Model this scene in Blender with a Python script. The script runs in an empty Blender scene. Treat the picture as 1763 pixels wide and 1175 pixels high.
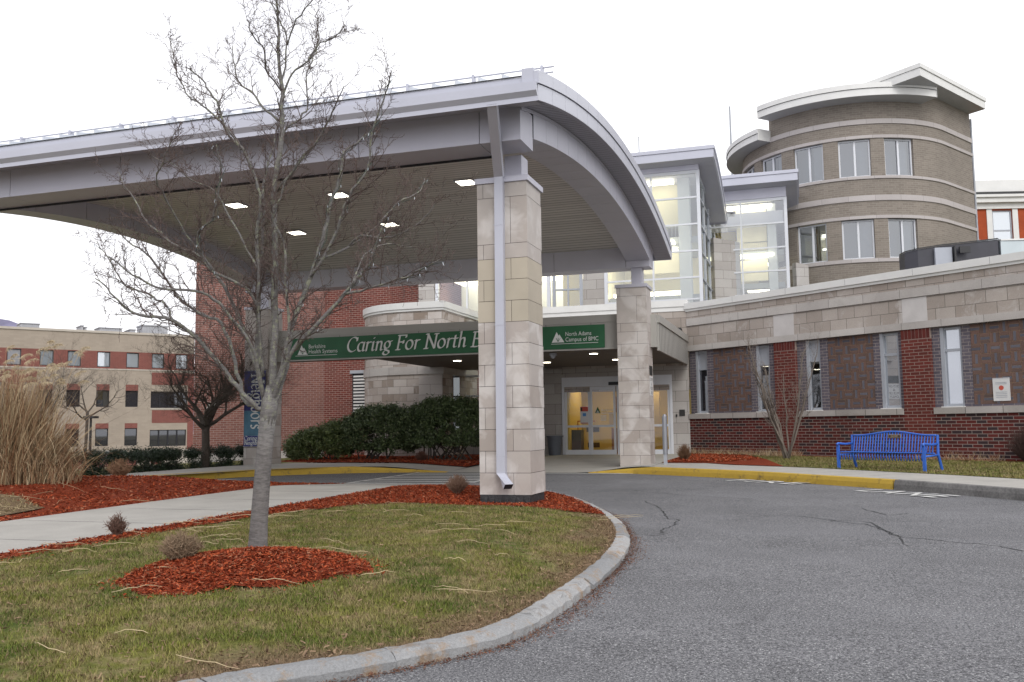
import bpy, bmesh, math, random
import numpy as np
from mathutils import Vector, Matrix
from mathutils.geometry import delaunay_2d_cdt
random.seed(7); rng=np.random.default_rng(7)
sc=bpy.context.scene; C=sc.collection
R_=math.radians
# ---------------------------------------------------------------- helpers
class Fr:
    def __init__(s,o,ang=0,flip=1):
        s.o=Vector((o[0],o[1],o[2] if len(o)>2 else 0)); s.ax=Vector((math.cos(ang),math.sin(ang),0)); s.ay=Vector((-math.sin(ang),math.cos(ang),0))*flip
    def pt(s,a,b,z): return s.o+s.ax*a+s.ay*b+Vector((0,0,z))
FU=Fr((0,0,0))
class MB:
    def __init__(s): s.v=[];s.f=[];s.m=[];s.uv=[]
    def face(s,pts,m=0,uv=None):
        i=len(s.v); s.v+= [tuple(p) for p in pts]; s.f.append(tuple(range(i,i+len(pts)))); s.m.append(m)
        if uv is None:
            p=[Vector(q) for q in pts]; n=(p[1]-p[0]).cross(p[2]-p[0])
            if n.length<1e-9: n=Vector((0,0,1))
            n.normalize()
            if abs(n.z)>.7: uv=[(q.x,q.y) for q in p]
            else:
                t=Vector((-n.y,n.x,0)).normalized(); uv=[(q.dot(t),q.z) for q in p]
        s.uv+=list(uv)
    def box(s,fr,a0,a1,b0,b1,z0,z1,m=0):
        P=fr.pt
        s.face([P(a0,b0,z0),P(a1,b0,z0),P(a1,b0,z1),P(a0,b0,z1)],m,[(a0,z0),(a1,z0),(a1,z1),(a0,z1)])
        s.face([P(a1,b1,z0),P(a0,b1,z0),P(a0,b1,z1),P(a1,b1,z1)],m,[(a1,z0),(a0,z0),(a0,z1),(a1,z1)])
        s.face([P(a0,b1,z0),P(a0,b0,z0),P(a0,b0,z1),P(a0,b1,z1)],m,[(b1,z0),(b0,z0),(b0,z1),(b1,z1)])
        s.face([P(a1,b0,z0),P(a1,b1,z0),P(a1,b1,z1),P(a1,b0,z1)],m,[(b0,z0),(b1,z0),(b1,z1),(b0,z1)])
        s.face([P(a0,b0,z1),P(a1,b0,z1),P(a1,b1,z1),P(a0,b1,z1)],m,[(a0,b0),(a1,b0),(a1,b1),(a0,b1)])
        s.face([P(a0,b1,z0),P(a1,b1,z0),P(a1,b0,z0),P(a0,b0,z0)],m,[(a0,b1),(a1,b1),(a1,b0),(a0,b0)])
        return s
    def extr(s,fr,prof,a0,a1,m=0,axis='a'):
        # prof: (b,z) polygon extruded along a (or (a,z) along b)
        P=(lambda a,q: fr.pt(a,q[0],q[1])) if axis=='a' else (lambda a,q: fr.pt(q[0],a,q[1]))
        n=len(prof)
        for i in range(n):
            q,r=prof[i],prof[(i+1)%n]; s.face([P(a0,q),P(a1,q),P(a1,r),P(a0,r)],m)
        s.face([P(a0,q) for q in prof],m); s.face([P(a1,q) for q in reversed(prof)],m); return s
    def prism(s,fr,poly,z0,z1,m=0,mt=None):
        n=len(poly);u=0
        for i in range(n):
            q,r=poly[i],poly[(i+1)%n]; l=math.dist(q,r)
            s.face([fr.pt(*q,z0),fr.pt(*r,z0),fr.pt(*r,z1),fr.pt(*q,z1)],m,[(u,z0),(u+l,z0),(u+l,z1),(u,z1)]); u+=l
        s.face([fr.pt(*q,z1) for q in poly],m if mt is None else mt); s.face([fr.pt(*q,z0) for q in reversed(poly)],m); return s
    def tube(s,pts,rads,n=6,m=0,cap=True):
        pts=[Vector(p) for p in pts]
        if not hasattr(rads,'__len__'): rads=[rads]*len(pts)
        base=len(s.v); L=0
        ref=Vector((.31,.17,.93)).normalized()
        for i,p in enumerate(pts):
            d=(pts[min(i+1,len(pts)-1)]-pts[max(i-1,0)])
            if d.length<1e-9: d=Vector((0,0,1))
            d.normalize()
            if abs(d.dot(ref))>.97: ref=Vector((.9,.1,.2)).normalized()
            x=d.cross(ref).normalized(); y=d.cross(x)
            for k in range(n):
                a=2*math.pi*k/n; s.v.append(tuple(p+(x*math.cos(a)+y*math.sin(a))*rads[i]))
        for i in range(len(pts)-1):
            for k in range(n):
                a=base+i*n+k;b=base+i*n+(k+1)%n
                s.f.append((a,b,b+n,a+n)); s.m.append(m); s.uv+=[(k/n,i),((k+1)/n,i),((k+1)/n,i+1),(k/n,i+1)]
        if cap and n>2:
            s.f.append(tuple(base+k for k in reversed(range(n)))); s.m.append(m); s.uv+=[(0,0)]*n
            e=base+(len(pts)-1)*n; s.f.append(tuple(e+k for k in range(n))); s.m.append(m); s.uv+=[(0,0)]*n
        return s
    def build(s,name,mats,parent=None,root=None,smooth=False):
        off=Vector((0,0,0))
        if parent is not None:
            r=parent
            while r.parent: r=r.parent
            off=r.location
        elif root is not None: off=Vector(root)
        me=bpy.data.meshes.new(name)
        v=np.array(s.v,dtype=float)-np.array(off)
        me.from_pydata(v.tolist(),[],s.f)
        if not isinstance(mats,(list,tuple)): mats=[mats]
        for mm in mats: me.materials.append(mm)
        me.polygons.foreach_set('material_index',s.m)
        uv=me.uv_layers.new(name='UVMap'); uv.data.foreach_set('uv',np.array(s.uv,dtype=np.float32).ravel())
        if smooth: me.polygons.foreach_set('use_smooth',[True]*len(s.f))
        me.update()
        o=bpy.data.objects.new(name,me); C.objects.link(o)
        if parent is not None: o.parent=parent
        elif root is not None: o.location=off
        return o
def tag(o,label=None,cat=None,group=None,kind=None):
    if label: o['label']=label
    if cat: o['category']=cat
    if group: o['group']=group
    if kind: o['kind']=kind
    return o
def thing(name,label,cat,loc=(0,0,0),group=None):
    o=bpy.data.objects.new(name,None); C.objects.link(o); o.location=loc; o.empty_display_size=.3
    return tag(o,label,cat,group)
def children(o): return [c for c in bpy.data.objects if c.parent==o]
def copy_tree(o,parent=None):
    c=o.copy(); C.objects.link(c); c.parent=parent
    for ch in children(o): copy_tree(ch,c)
    return c
def npmesh(name,V,F,mats,parent=None,kind=None,smooth=False):
    me=bpy.data.meshes.new(name); V=np.asarray(V,dtype=np.float32); F=np.asarray(F,dtype=np.int32)
    off=Vector((0,0,0))
    if parent is not None:
        r=parent
        while r.parent: r=r.parent
        off=r.location
    V=V-np.array(off,dtype=np.float32)
    k=F.shape[1]
    me.vertices.add(len(V)); me.vertices.foreach_set('co',V.ravel())
    me.loops.add(F.size); me.loops.foreach_set('vertex_index',F.ravel())
    me.polygons.add(len(F)); me.polygons.foreach_set('loop_start',np.arange(0,F.size,k,dtype=np.int32)); me.polygons.foreach_set('loop_total',np.full(len(F),k,dtype=np.int32))
    if not isinstance(mats,(list,tuple)): mats=[mats]
    for mm in mats: me.materials.append(mm)
    me.update(calc_edges=True); me.validate()
    if smooth: me.polygons.foreach_set('use_smooth',[True]*len(F))
    o=bpy.data.objects.new(name,me); C.objects.link(o)
    if parent is not None: o.parent=parent
    if kind: o['kind']=kind
    return o
# ---------------------------------------------------------------- materials
def nt(name):
    m=bpy.data.materials.new(name); m.use_nodes=True; t=m.node_tree; b=t.nodes['Principled BSDF']; return m,t,b
def N(t,k,**kw):
    n=t.nodes.new(k)
    for a,v in kw.items(): setattr(n,a,v)
    return n
def L(t,a,b): t.links.new(a,b)
def mixc(t,fac,a,b,mode='MIX'):
    n=N(t,'ShaderNodeMix',data_type='RGBA',blend_type=mode)
    for s,v in ((0,fac),(6,a),(7,b)):
        if hasattr(v,'is_linked') or hasattr(v,'links'): L(t,v,n.inputs[s])
        else: n.inputs[s].default_value=v if s==0 else (*v,1) if len(v)==3 else v
    return n.outputs[2]
def noise(t,scale,detail=4,rough=.6,vec=None,dist=0):
    n=N(t,'ShaderNodeTexNoise'); n.inputs['Scale'].default_value=scale; n.inputs['Detail'].default_value=detail; n.inputs['Roughness'].default_value=rough; n.inputs['Distortion'].default_value=dist
    if vec is None:
        tc=N(t,'ShaderNodeTexCoord'); vec=tc.outputs['Object']
    L(t,vec,n.inputs['Vector']); return n.outputs['Fac']
def ramp(t,fac,stops):
    r=N(t,'ShaderNodeValToRGB'); e=r.color_ramp.elements
    while len(e)<len(stops): e.new(.5)
    for q,(p,c) in zip(e,stops): q.position=p; q.color=(c,c,c,1) if not hasattr(c,'__len__') else (*c,1)
    L(t,fac,r.inputs[0]); return r.outputs['Color']
def bump(t,b,h,strength=.3,dist=.01):
    n=N(t,'ShaderNodeBump'); n.inputs['Strength'].default_value=strength; n.inputs['Distance'].default_value=dist
    L(t,h,n.inputs['Height']); L(t,n.outputs[0],b.inputs['Normal'])
def sc3(c,k): return tuple(min(1,x*k) for x in c)
def M(name,col,rough=.6,var=.12,scale=3,metal=0,bumps=None,spec=None,fine=0,fscale=60,vec=None):
    m,t,b=nt(name); b.inputs['Roughness'].default_value=rough; b.inputs['Metallic'].default_value=metal
    if spec is None and rough>.6 and not metal: spec=.15
    if spec is not None: b.inputs['Specular IOR Level'].default_value=spec
    f=ramp(t,noise(t,scale,5),[(.3,0),(.7,1)])
    c=mixc(t,f,sc3(col,1-var),sc3(col,1+var))
    if fine:
        g=ramp(t,noise(t,fscale,3),[(.35,0),(.65,1)]); c=mixc(t,g,c,mixc(t,1.0,c,(1-fine,)*3,'MULTIPLY'))
    L(t,c,b.inputs['Base Color'])
    if bumps: bump(t,b,noise(t,bumps[0],4),bumps[1],bumps[2])
    return m
def emit(name,col,st):
    m,t,b=nt(name); b.inputs['Base Color'].default_value=(*col,1); b.inputs['Emission Color'].default_value=(*col,1); b.inputs['Emission Strength'].default_value=st; return m
def brick(name,c1,c2,mortar,bw,rh,ms=.01,var=.15,stain=None,offset=.5,bias=0,rough=.85,bs=.4,freq=2,third=None,nscale=.6):
    m,t,b=nt(name); b.inputs['Roughness'].default_value=rough; b.inputs['Specular IOR Level'].default_value=.25
    uv=N(t,'ShaderNodeTexCoord').outputs['UV']
    n=N(t,'ShaderNodeTexBrick'); L(t,uv,n.inputs['Vector']); n.offset=offset; n.offset_frequency=freq; n.squash=1
    n.inputs['Color1'].default_value=(*c1,1); n.inputs['Color2'].default_value=(*c2,1); n.inputs['Mortar'].default_value=(*mortar,1)
    n.inputs['Scale'].default_value=1; n.inputs['Mortar Size'].default_value=ms; n.inputs['Mortar Smooth'].default_value=.1; n.inputs['Bias'].default_value=bias
    n.inputs['Brick Width'].default_value=bw; n.inputs['Row Height'].default_value=rh
    c=n.outputs['Color']
    if third:
        n2=N(t,'ShaderNodeTexBrick'); L(t,uv,n2.inputs['Vector']); n2.offset=offset; n2.offset_frequency=freq
        mp=N(t,'ShaderNodeMapping'); L(t,uv,mp.inputs[0]); mp.inputs['Location'].default_value=(bw*14,rh*22,0); L(t,mp.outputs[0],n2.inputs['Vector'])
        n2.inputs['Color1'].default_value=(0,0,0,1); n2.inputs['Color2'].default_value=(1,1,1,1); n2.inputs['Mortar'].default_value=(0,0,0,1); n2.inputs['Scale'].default_value=1
        n2.inputs['Mortar Size'].default_value=ms; n2.inputs['Brick Width'].default_value=bw; n2.inputs['Row Height'].default_value=rh
        c=mixc(t,ramp(t,n2.outputs['Color'],[(.72,0),(.78,1)]),c,third)
    f=ramp(t,noise(t,nscale,5,.65),[(.3,1-var),(.7,1+var*.4)])
    c=mixc(t,1.0,c,f,'MULTIPLY')
    if stain:
        s=ramp(t,noise(t,stain[1],6,.7,dist=.6),[(stain[2]-.03,0),(stain[2]+.12,1)]); inv=n.outputs['Fac']
        k=N(t,'ShaderNodeMath',operation='SUBTRACT'); k.inputs[0].default_value=1; L(t,inv,k.inputs[1])
        k2=N(t,'ShaderNodeMath',operation='MULTIPLY'); L(t,k.outputs[0],k2.inputs[0]); L(t,s,k2.inputs[1])
        k3=N(t,'ShaderNodeMath',operation='MULTIPLY'); L(t,k2.outputs[0],k3.inputs[0]); k3.inputs[1].default_value=stain[3]
        c=mixc(t,k3.outputs[0],c,stain[0])
    g=ramp(t,noise(t,35,4),[(.3,.9),(.7,1.06)]); c=mixc(t,1.0,c,g,'MULTIPLY')
    L(t,c,b.inputs['Base Color'])
    k=N(t,'ShaderNodeMath',operation='SUBTRACT'); k.inputs[0].default_value=1; L(t,n.outputs['Fac'],k.inputs[1])
    bump(t,b,k.outputs[0],bs,.01); return m
def islandmat(name,cols,rough=.85,var=.15,patch=None,scale=1.6,spec=.25,bumps=(40,.25,.004)):
    m,t,b=nt(name); b.inputs['Roughness'].default_value=rough; b.inputs['Specular IOR Level'].default_value=spec
    g=N(t,'ShaderNodeNewGeometry'); r=ramp(t,g.outputs['Random Per Island'],[(i/(max(1,len(cols)-1)),c) for i,c in enumerate(cols)])
    c=mixc(t,1.0,r,ramp(t,noise(t,scale,5,.6),[(.3,1-var),(.7,1+var*.5)]),'MULTIPLY')
    if patch: c=mixc(t,ramp(t,noise(t,patch[1],5,.55,dist=.5),[(patch[2]-.05,0),(patch[2]+.07,patch[3])]),c,patch[0])
    L(t,c,b.inputs['Base Color'])
    if bumps: bump(t,b,noise(t,bumps[0],4),bumps[1],bumps[2])
    return m
def glassmat(name,tint,refl,dif=None,rough=.02):
    m,t,b=nt(name); t.nodes.remove(b); out=[n for n in t.nodes if n.type=='OUTPUT_MATERIAL'][0]
    gl=N(t,'ShaderNodeBsdfGlossy'); gl.inputs['Roughness'].default_value=rough; gl.inputs['Color'].default_value=(.93,.96,1,1)
    if dif is not None:
        o=N(t,'ShaderNodeBsdfDiffuse'); o.inputs['Color'].default_value=(*dif,1)
    else:
        o=N(t,'ShaderNodeBsdfTransparent'); o.inputs['Color'].default_value=(*tint,1)
    lw=N(t,'ShaderNodeLayerWeight'); lw.inputs['Blend'].default_value=.35
    a=N(t,'ShaderNodeMath',operation='MULTIPLY_ADD'); L(t,lw.outputs['Fresnel'],a.inputs[0]); a.inputs[1].default_value=.6; a.inputs[2].default_value=refl; a.use_clamp=True
    mx=N(t,'ShaderNodeMixShader'); L(t,a.outputs[0],mx.inputs[0]); L(t,o.outputs[0],mx.inputs[1]); L(t,gl.outputs[0],mx.inputs[2]); L(t,mx.outputs[0],out.inputs['Surface']); return m

def asphalt():
    m,t,b=nt('asphalt'); b.inputs['Roughness'].default_value=.9; b.inputs['Specular IOR Level'].default_value=.2
    c=mixc(t,ramp(t,noise(t,48,5,.85),[(.42,0),(.58,1)]),(.05,.05,.055),(.235,.235,.245))
    c=mixc(t,1.0,c,ramp(t,noise(t,.35,6,.65),[(.3,.74),(.7,1.14)]),'MULTIPLY'); c=mixc(t,1.0,c,ramp(t,noise(t,1.6,5,.7),[(.3,.88),(.7,1.06)]),'MULTIPLY')
    c=mixc(t,ramp(t,noise(t,70,2),[(.60,0),(.66,.75)]),c,(.52,.52,.52))
    # cracks
    tc=N(t,'ShaderNodeTexCoord'); nz=N(t,'ShaderNodeTexNoise'); nz.inputs['Scale'].default_value=.9; nz.inputs['Detail'].default_value=6; L(t,tc.outputs['Object'],nz.inputs['Vector'])
    mp=mixc(t,.45,tc.outputs['Object'],nz.outputs['Color'])
    v=N(t,'ShaderNodeTexVoronoi',feature='DISTANCE_TO_EDGE'); v.inputs['Scale'].default_value=.42; L(t,mp,v.inputs['Vector'])
    cr=ramp(t,v.outputs['Distance'],[(.0,1),(.005,0)])
    gate=ramp(t,noise(t,.22,3),[(.5,0),(.6,.35)])
    k=N(t,'ShaderNodeMath',operation='MULTIPLY'); L(t,cr,k.inputs[0]); L(t,gate,k.inputs[1])
    c=mixc(t,k.outputs[0],c,(.035,.035,.037)); L(t,c,b.inputs['Base Color'])
    bump(t,b,noise(t,90,3),.5,.006); return m
def grassmat(name,blade=False):
    m,t,b=nt(name); b.inputs['Roughness'].default_value=.9; b.inputs['Specular IOR Level'].default_value=.15
    g1=(.080,.112,.020); g2=(.175,.175,.042); dry=(.30,.235,.125)
    c=mixc(t,ramp(t,noise(t,1.3,7,.72),[(.38,0),(.60,1)]),g1,g2)
    f=ramp(t,noise(t,2.9,7,.82),[(.47,0),(.62,.9)]); c=mixc(t,f,c,dry)
    at=N(t,'ShaderNodeAttribute'); at.attribute_name='dry'; c=mixc(t,at.outputs['Fac'],c,(.21,.145,.09))
    if blade:
        g=N(t,'ShaderNodeNewGeometry'); c=mixc(t,1.0,c,ramp(t,g.outputs['Random Per Island'],[(0,.65),(1,1.45)]),'MULTIPLY')
    else:
        c=mixc(t,1.0,c,ramp(t,noise(t,60,4,.7),[(.3,.45),(.7,1.1)]),'MULTIPLY'); bump(t,b,noise(t,70,4),.7,.02)
    L(t,c,b.inputs['Base Color']); return m
def mulchbase():
    m,t,b=nt('mulch_base'); b.inputs['Roughness'].default_value=.95; b.inputs['Specular IOR Level'].default_value=.1
    c=mixc(t,ramp(t,noise(t,45,5,.75),[(.35,0),(.68,1)]),(.07,.015,.008),(.33,.065,.028))
    c=mixc(t,ramp(t,noise(t,18,6,.8),[(.66,0),(.72,.5)]),c,(.35,.17,.10)); L(t,c,b.inputs['Base Color']); bump(t,b,noise(t,40,5),.9,.03); return m
def yellowkerb():
    m,t,b=nt('yellow_kerb_paint'); b.inputs['Roughness'].default_value=.8
    c=mixc(t,ramp(t,noise(t,3,6,.8),[(.56,0),(.66,.85)]),(.50,.33,.04),(.09,.075,.055))
    c=mixc(t,ramp(t,noise(t,9,5,.7),[(.3,0),(.7,.35)]),c,(.30,.20,.05)); L(t,c,b.inputs['Base Color']); bump(t,b,noise(t,30,4),.4,.01); return m
def granite():
    m,t,b=nt('granite_kerb'); b.inputs['Roughness'].default_value=.85
    g=N(t,'ShaderNodeNewGeometry'); c=ramp(t,g.outputs['Random Per Island'],[(0,(.23,.235,.24)),(1,(.36,.36,.36))])
    c=mixc(t,1.0,c,ramp(t,noise(t,60,4,.8),[(.3,.72),(.7,1.15)]),'MULTIPLY')
    c=mixc(t,ramp(t,noise(t,3.2,6,.8),[(.52,0),(.64,.7)]),c,(.28,.17,.075)); c=mixc(t,ramp(t,noise(t,2.2,6,.8),[(.54,0),(.66,.55)]),c,(.12,.11,.10))
    L(t,c,b.inputs['Base Color']); bump(t,b,noise(t,14,6,.7),.9,.02); return m
def barkmat(name,c1,c2,lich=None,vs=12,z0=None):
    m,t,b=nt(name); b.inputs['Roughness'].default_value=.9; b.inputs['Specular IOR Level'].default_value=.15
    tc=N(t,'ShaderNodeTexCoord'); mp=N(t,'ShaderNodeMapping'); mp.inputs['Scale'].default_value=(1,1,5); L(t,tc.outputs['Object'],mp.inputs[0])
    c=mixc(t,ramp(t,noise(t,vs,5,.7,mp.outputs[0]),[(.35,0),(.65,1)]),c1,c2)
    c=mixc(t,1.0,c,ramp(t,noise(t,5,5,.75),[(.3,.72),(.7,1.15)]),'MULTIPLY')
    if lich:
        f=ramp(t,noise(t,22,4,.7),[(.53,0),(.6,.8)])
        if z0 is not None:
            sp=N(t,'ShaderNodeSeparateXYZ'); L(t,tc.outputs['Object'],sp.inputs[0]); mr=N(t,'ShaderNodeMapRange'); L(t,sp.outputs['Z'],mr.inputs[0]); mr.inputs[1].default_value=z0; mr.inputs[2].default_value=z0+.45; mr.inputs[3].default_value=.06
            k=N(t,'ShaderNodeMath',operation='MULTIPLY'); L(t,f,k.inputs[0]); L(t,mr.outputs[0],k.inputs[1]); f=k.outputs[0]
        c=mixc(t,f,c,lich)
    L(t,c,b.inputs['Base Color']); bump(t,b,noise(t,vs*2,5,.7,mp.outputs[0]),.6,.012); return m

mAsph=asphalt(); mGrass=grassmat('lawn_turf'); mBlade=grassmat('grass_blades',True); mMulch=mulchbase()
mChip=islandmat('mulch_chips',[(.10,.022,.012),(.31,.058,.024),(.44,.105,.042),(.24,.042,.020),(.40,.19,.11)],.95,.1,spec=.1,bumps=None)
mYel=yellowkerb(); mGran=granite()
mConc=M('sidewalk_concrete',(.40,.385,.355),.85,.1,1.2,fine=.12,fscale=50,bumps=(60,.2,.004))
mConcD=M('kerb_concrete_grey',(.20,.195,.19),.9,.3,2.5,fine=.3,fscale=25,bumps=(30,.5,.01))
mPaint=M('road_paint_white',(.64,.64,.62),.7,.08,6,fine=.2,fscale=40)
mSoil=M('far_ground',(.16,.15,.09),.95,.3,.5)
mMetal=M('lavender_grey_metal_panel',(.50,.50,.575),.42,.04,.8,metal=.15)
mMetalL=M('pale_metal_trim',(.47,.48,.55),.38,.04,1,metal=.15)
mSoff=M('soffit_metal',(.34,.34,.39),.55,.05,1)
mDark=M('dark_gap',(.03,.03,.035),.7,.1,3)
mRoofM=M('roof_metal',(.60,.63,.68),.35,.05,1,metal=.2)
def ceilmat():
    m,t,b=nt('ceiling_planks'); b.inputs['Roughness'].default_value=.55
    tc=N(t,'ShaderNodeTexCoord'); sx=N(t,'ShaderNodeSeparateXYZ'); L(t,tc.outputs['Object'],sx.inputs[0])
    k=N(t,'ShaderNodeMath',operation='MULTIPLY'); L(t,sx.outputs['Y'],k.inputs[0]); k.inputs[1].default_value=1/.2
    fr=N(t,'ShaderNodeMath',operation='FRACT'); L(t,k.outputs[0],fr.inputs[0])
    g=ramp(t,fr.outputs[0],[(0,0),(.05,0),(.1,1),(.92,1),(.98,0)])
    fl=N(t,'ShaderNodeMath',operation='FLOOR'); L(t,k.outputs[0],fl.inputs[0]); wn=N(t,'ShaderNodeTexWhiteNoise',noise_dimensions='1D'); L(t,fl.outputs[0],wn.inputs['W'])
    c=mixc(t,1.0,(.64,.62,.59),ramp(t,wn.outputs['Value'],[(0,.9),(1,1.06)]),'MULTIPLY')
    c=mixc(t,g,(.09,.085,.075),c); L(t,c,b.inputs['Base Color']); bump(t,b,g,.5,.01); return m
mCeil=ceilmat()
mPil=islandmat('pillar_stone',[(.46,.42,.395),(.37,.325,.295),(.50,.465,.44),(.39,.345,.32),(.45,.41,.38)],patch=((.58,.55,.53),1.4,.55,.8),var=.12)
mPilTan=islandmat('pillar_stone_tan',[(.43,.385,.31),(.46,.41,.335),(.41,.365,.30)],var=.08)
mStone=brick('ashlar_stone',(.44,.395,.36),(.315,.27,.235),(.14,.125,.11),.62,.39,.008,.15,((.54,.51,.49),1.4,.57,.75),bs=.3)
mStoneE=brick('entry_stone',(.44,.42,.40),(.36,.335,.315),(.16,.15,.14),.9,.42,.007,.12,((.5,.485,.47),.9,.6,.5),bs=.3)
mStoneS=brick('small_stone',(.56,.51,.475),(.27,.215,.175),(.19,.17,.15),.62,.30,.008,.15,((.56,.53,.51),1.4,.55,.6),bs=.3)
mStoneL=brick('limestone_trim',(.50,.475,.45),(.42,.39,.37),(.16,.15,.14),1.3,6,.007,.18,((.24,.215,.20),1.1,.62,.55),offset=0,bs=.2)
mBrick=brick('dark_red_brick',(.130,.026,.022),(.075,.020,.018),(.30,.25,.225),.305,.1016,.009,.25,third=(.045,.030,.032))
mBrickP=brick('bright_red_brick',(.155,.033,.026),(.105,.026,.021),(.27,.205,.18),.305,.1016,.009,.15)
mSlate=brick('slate_brick',(.095,.085,.105),(.14,.125,.15),(.30,.26,.25),.305,.1016,.009,.15)
mBrickB=brick('rose_brick',(.255,.115,.093),(.195,.082,.068),(.34,.265,.24),.305,.1016,.010,.15)
mBrickT=brick('taupe_brick',(.255,.223,.19),(.205,.177,.15),(.29,.265,.235),.305,.1016,.010,.18,nscale=.3)
mBand=brick('pale_band_stone',(.46,.43,.42),(.40,.37,.36),(.25,.23,.22),1.2,6,.008,.06,offset=0,bs=.15)
mWhite=M('white_coping',(.66,.66,.645),.5,.05,1.5,bumps=None)
mFrameW=M('white_aluminium',(.62,.64,.68),.35,.03,2)
mFrameG=M('grey_aluminium',(.34,.36,.40),.4,.05,2)
mFascia=M('taupe_metal_fascia',(.36,.35,.325),.5,.04,1)
mGlass=glassmat('window_glass',None,.38,(.05,.06,.075))
mGlassP=glassmat('window_glass_pale',None,.35,(.34,.38,.42))
mGlassD=glassmat('window_glass_dark',None,.10,(.022,.022,.028))
mGlassC=glassmat('clear_glass',(.92,.95,.93),.07)
mGlassA=glassmat('atrium_glass',(.90,.93,.90),.24)
mGlassR=glassmat('sky_reflection_glass',None,.42,(.2,.22,.25))  # paler, glossier copy of the glass, imitates panes mirroring the sky
mBlue=M('blue_bench_paint',(.03,.125,.52),.4,.05,3,spec=.5)
mBlack=M('black_metal',(.02,.02,.022),.5,.2,4)
mGreyBin=M('grey_bin_plastic',(.09,.10,.12),.5,.1,4)
# ---------------------------------------------------------------- terrain functions
def catmull(P,n=8):
    P=[np.array(p,float) for p in P]; out=[]
    for i in range(len(P)-1):
        p0=P[max(i-1,0)];p1=P[i];p2=P[i+1];p3=P[min(i+2,len(P)-1)]
        for k in range(n):
            t=k/n; out.append(.5*((2*p1)+(-p0+p2)*t+(2*p0-5*p1+4*p2-p3)*t*t+(-p0+3*p1-3*p2+p3)*t**3))
    out.append(P[-1]); return np.array(out)
def offs(c,d):  # offset polyline to its left by d
    t=np.gradient(c,axis=0); t/=np.linalg.norm(t,axis=1)[:,None]; return c+np.stack([-t[:,1],t[:,0]],1)*d
KI=catmull([(-18,1.0),(-13,.9),(-9,1.2),(-6.6,1.9),(-4.9,2.7),(-3.95,3.85),(-3.28,4.84),(-2.68,5.56),(-2.16,6.48),(-2.04,7.9),(-2.08,10.1),(-2.38,12.3),(-3.07,14.6),(-4.15,17.1),(-4.98,18.5),(-5.7,19.6),(-6.8,20.7),(-8.5,21.6)])
KIin=offs(KI,.12)
def pdist(x,y,c):
    x=np.atleast_1d(x).astype(float);y=np.atleast_1d(y).astype(float); d=np.full(x.shape,1e9)
    for a,b in zip(c[:-1],c[1:]):
        ab=b-a; t=np.clip(((x-a[0])*ab[0]+(y-a[1])*ab[1])/(ab@ab),0,1); d=np.minimum(d,np.hypot(x-a[0]-t*ab[0],y-a[1]-t*ab[1]))
    return d
def G(x,y):
    x=np.asarray(x,float);y=np.asarray(y,float)
    return .0075*np.clip(y,0,34)-np.clip(.045*(-21.5-x),0,2.1)
def H(x,y):
    x=np.asarray(x,float);y=np.asarray(y,float); d=pdist(x,y,KIin).reshape(x.shape if x.ndim else (1,)); s=np.clip(d/1.6,0,1); s=s*s*(3-2*s)
    r=np.hypot(x+5.05,y-7.6)/1.0
    return G(x,y)+(.106+.105*s)*(1-.88*np.clip((y-18.2)/3.3,0,1))+.155*np.exp(-r*r*1.3)-.06*np.exp(-((x+5.4)/1.0)**2-((y-15.4)/.9)**2)+.34*np.exp(-((x+14.6)/1.7)**2-((y-15)/4.2)**2)
def H1(x,y): return float(np.ravel(H(np.array([x]),np.array([y])))[0])
def sheet(name,poly,hf,mat,step=.3,dz=0,noisy=0,thick=0):
    poly=[tuple(map(float,p)) for p in poly]
    # densify
    P=[]
    for a,b in zip(poly,poly[1:]+poly[:1]):
        n=max(1,int(math.dist(a,b)/max(step,.25)))
        for k in range(n): P.append((a[0]+(b[0]-a[0])*k/n,a[1]+(b[1]-a[1])*k/n))
    A=np.array(P); n=len(P)
    x0,y0=A.min(0);x1,y1=A.max(0)
    gx,gy=np.meshgrid(np.arange(x0+step/2,x1,step),np.arange(y0+step/2,y1,step)); gx=gx.ravel()+rng.uniform(-.2,.2,gx.size)*step; gy=gy.ravel()+rng.uniform(-.2,.2,gy.size)*step
    ins=inside(gx,gy,A)&(pdist(gx,gy,np.vstack([A,A[:1]]))>step*.35)
    pts=[Vector(p) for p in P]+[Vector((a,b)) for a,b in zip(gx[ins],gy[ins])]
    v,e,f,_,_,_=delaunay_2d_cdt(pts,[],[list(range(n))],1,1e-5)
    V=np.array([(p.x,p.y) for p in v]); z=np.ravel(hf(V[:,0],V[:,1]))+dz
    if noisy: z=z+rng.uniform(-noisy,noisy,len(z))*(pdist(V[:,0],V[:,1],np.vstack([A,A[:1]]))>.12)
    F=[tuple(q) for q in f if len(q)==3]
    V3=np.column_stack([V,z]); F=np.array(F)
    a,b,c=V3[F[:,0]],V3[F[:,1]],V3[F[:,2]]; nz=np.cross(b-a,c-a)[:,2]; F[nz<0]=F[nz<0][:,::-1]
    o=npmesh(name,V3,F,mat,smooth=True); o['kind']='structure'; return o
def inside(x,y,A):
    x=np.asarray(x);y=np.asarray(y); r=np.zeros(x.shape,bool); n=len(A)
    for i in range(n):
        x1,y1=A[i];x2,y2=A[(i+1)%n]
        if y1==y2: continue
        c=((y1>y)!=(y2>y))&(x<(x2-x1)*(y-y1)/(y2-y1)+x1); r^=c
    return r
def setdry(o,fn):
    me=o.data; co=np.empty(len(me.vertices)*3,np.float32); me.vertices.foreach_get('co',co); co=co.reshape(-1,3)
    a=me.attributes.new('dry','FLOAT','POINT'); a.data.foreach_set('value',fn(co[:,0],co[:,1]).astype(np.float32))
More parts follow.
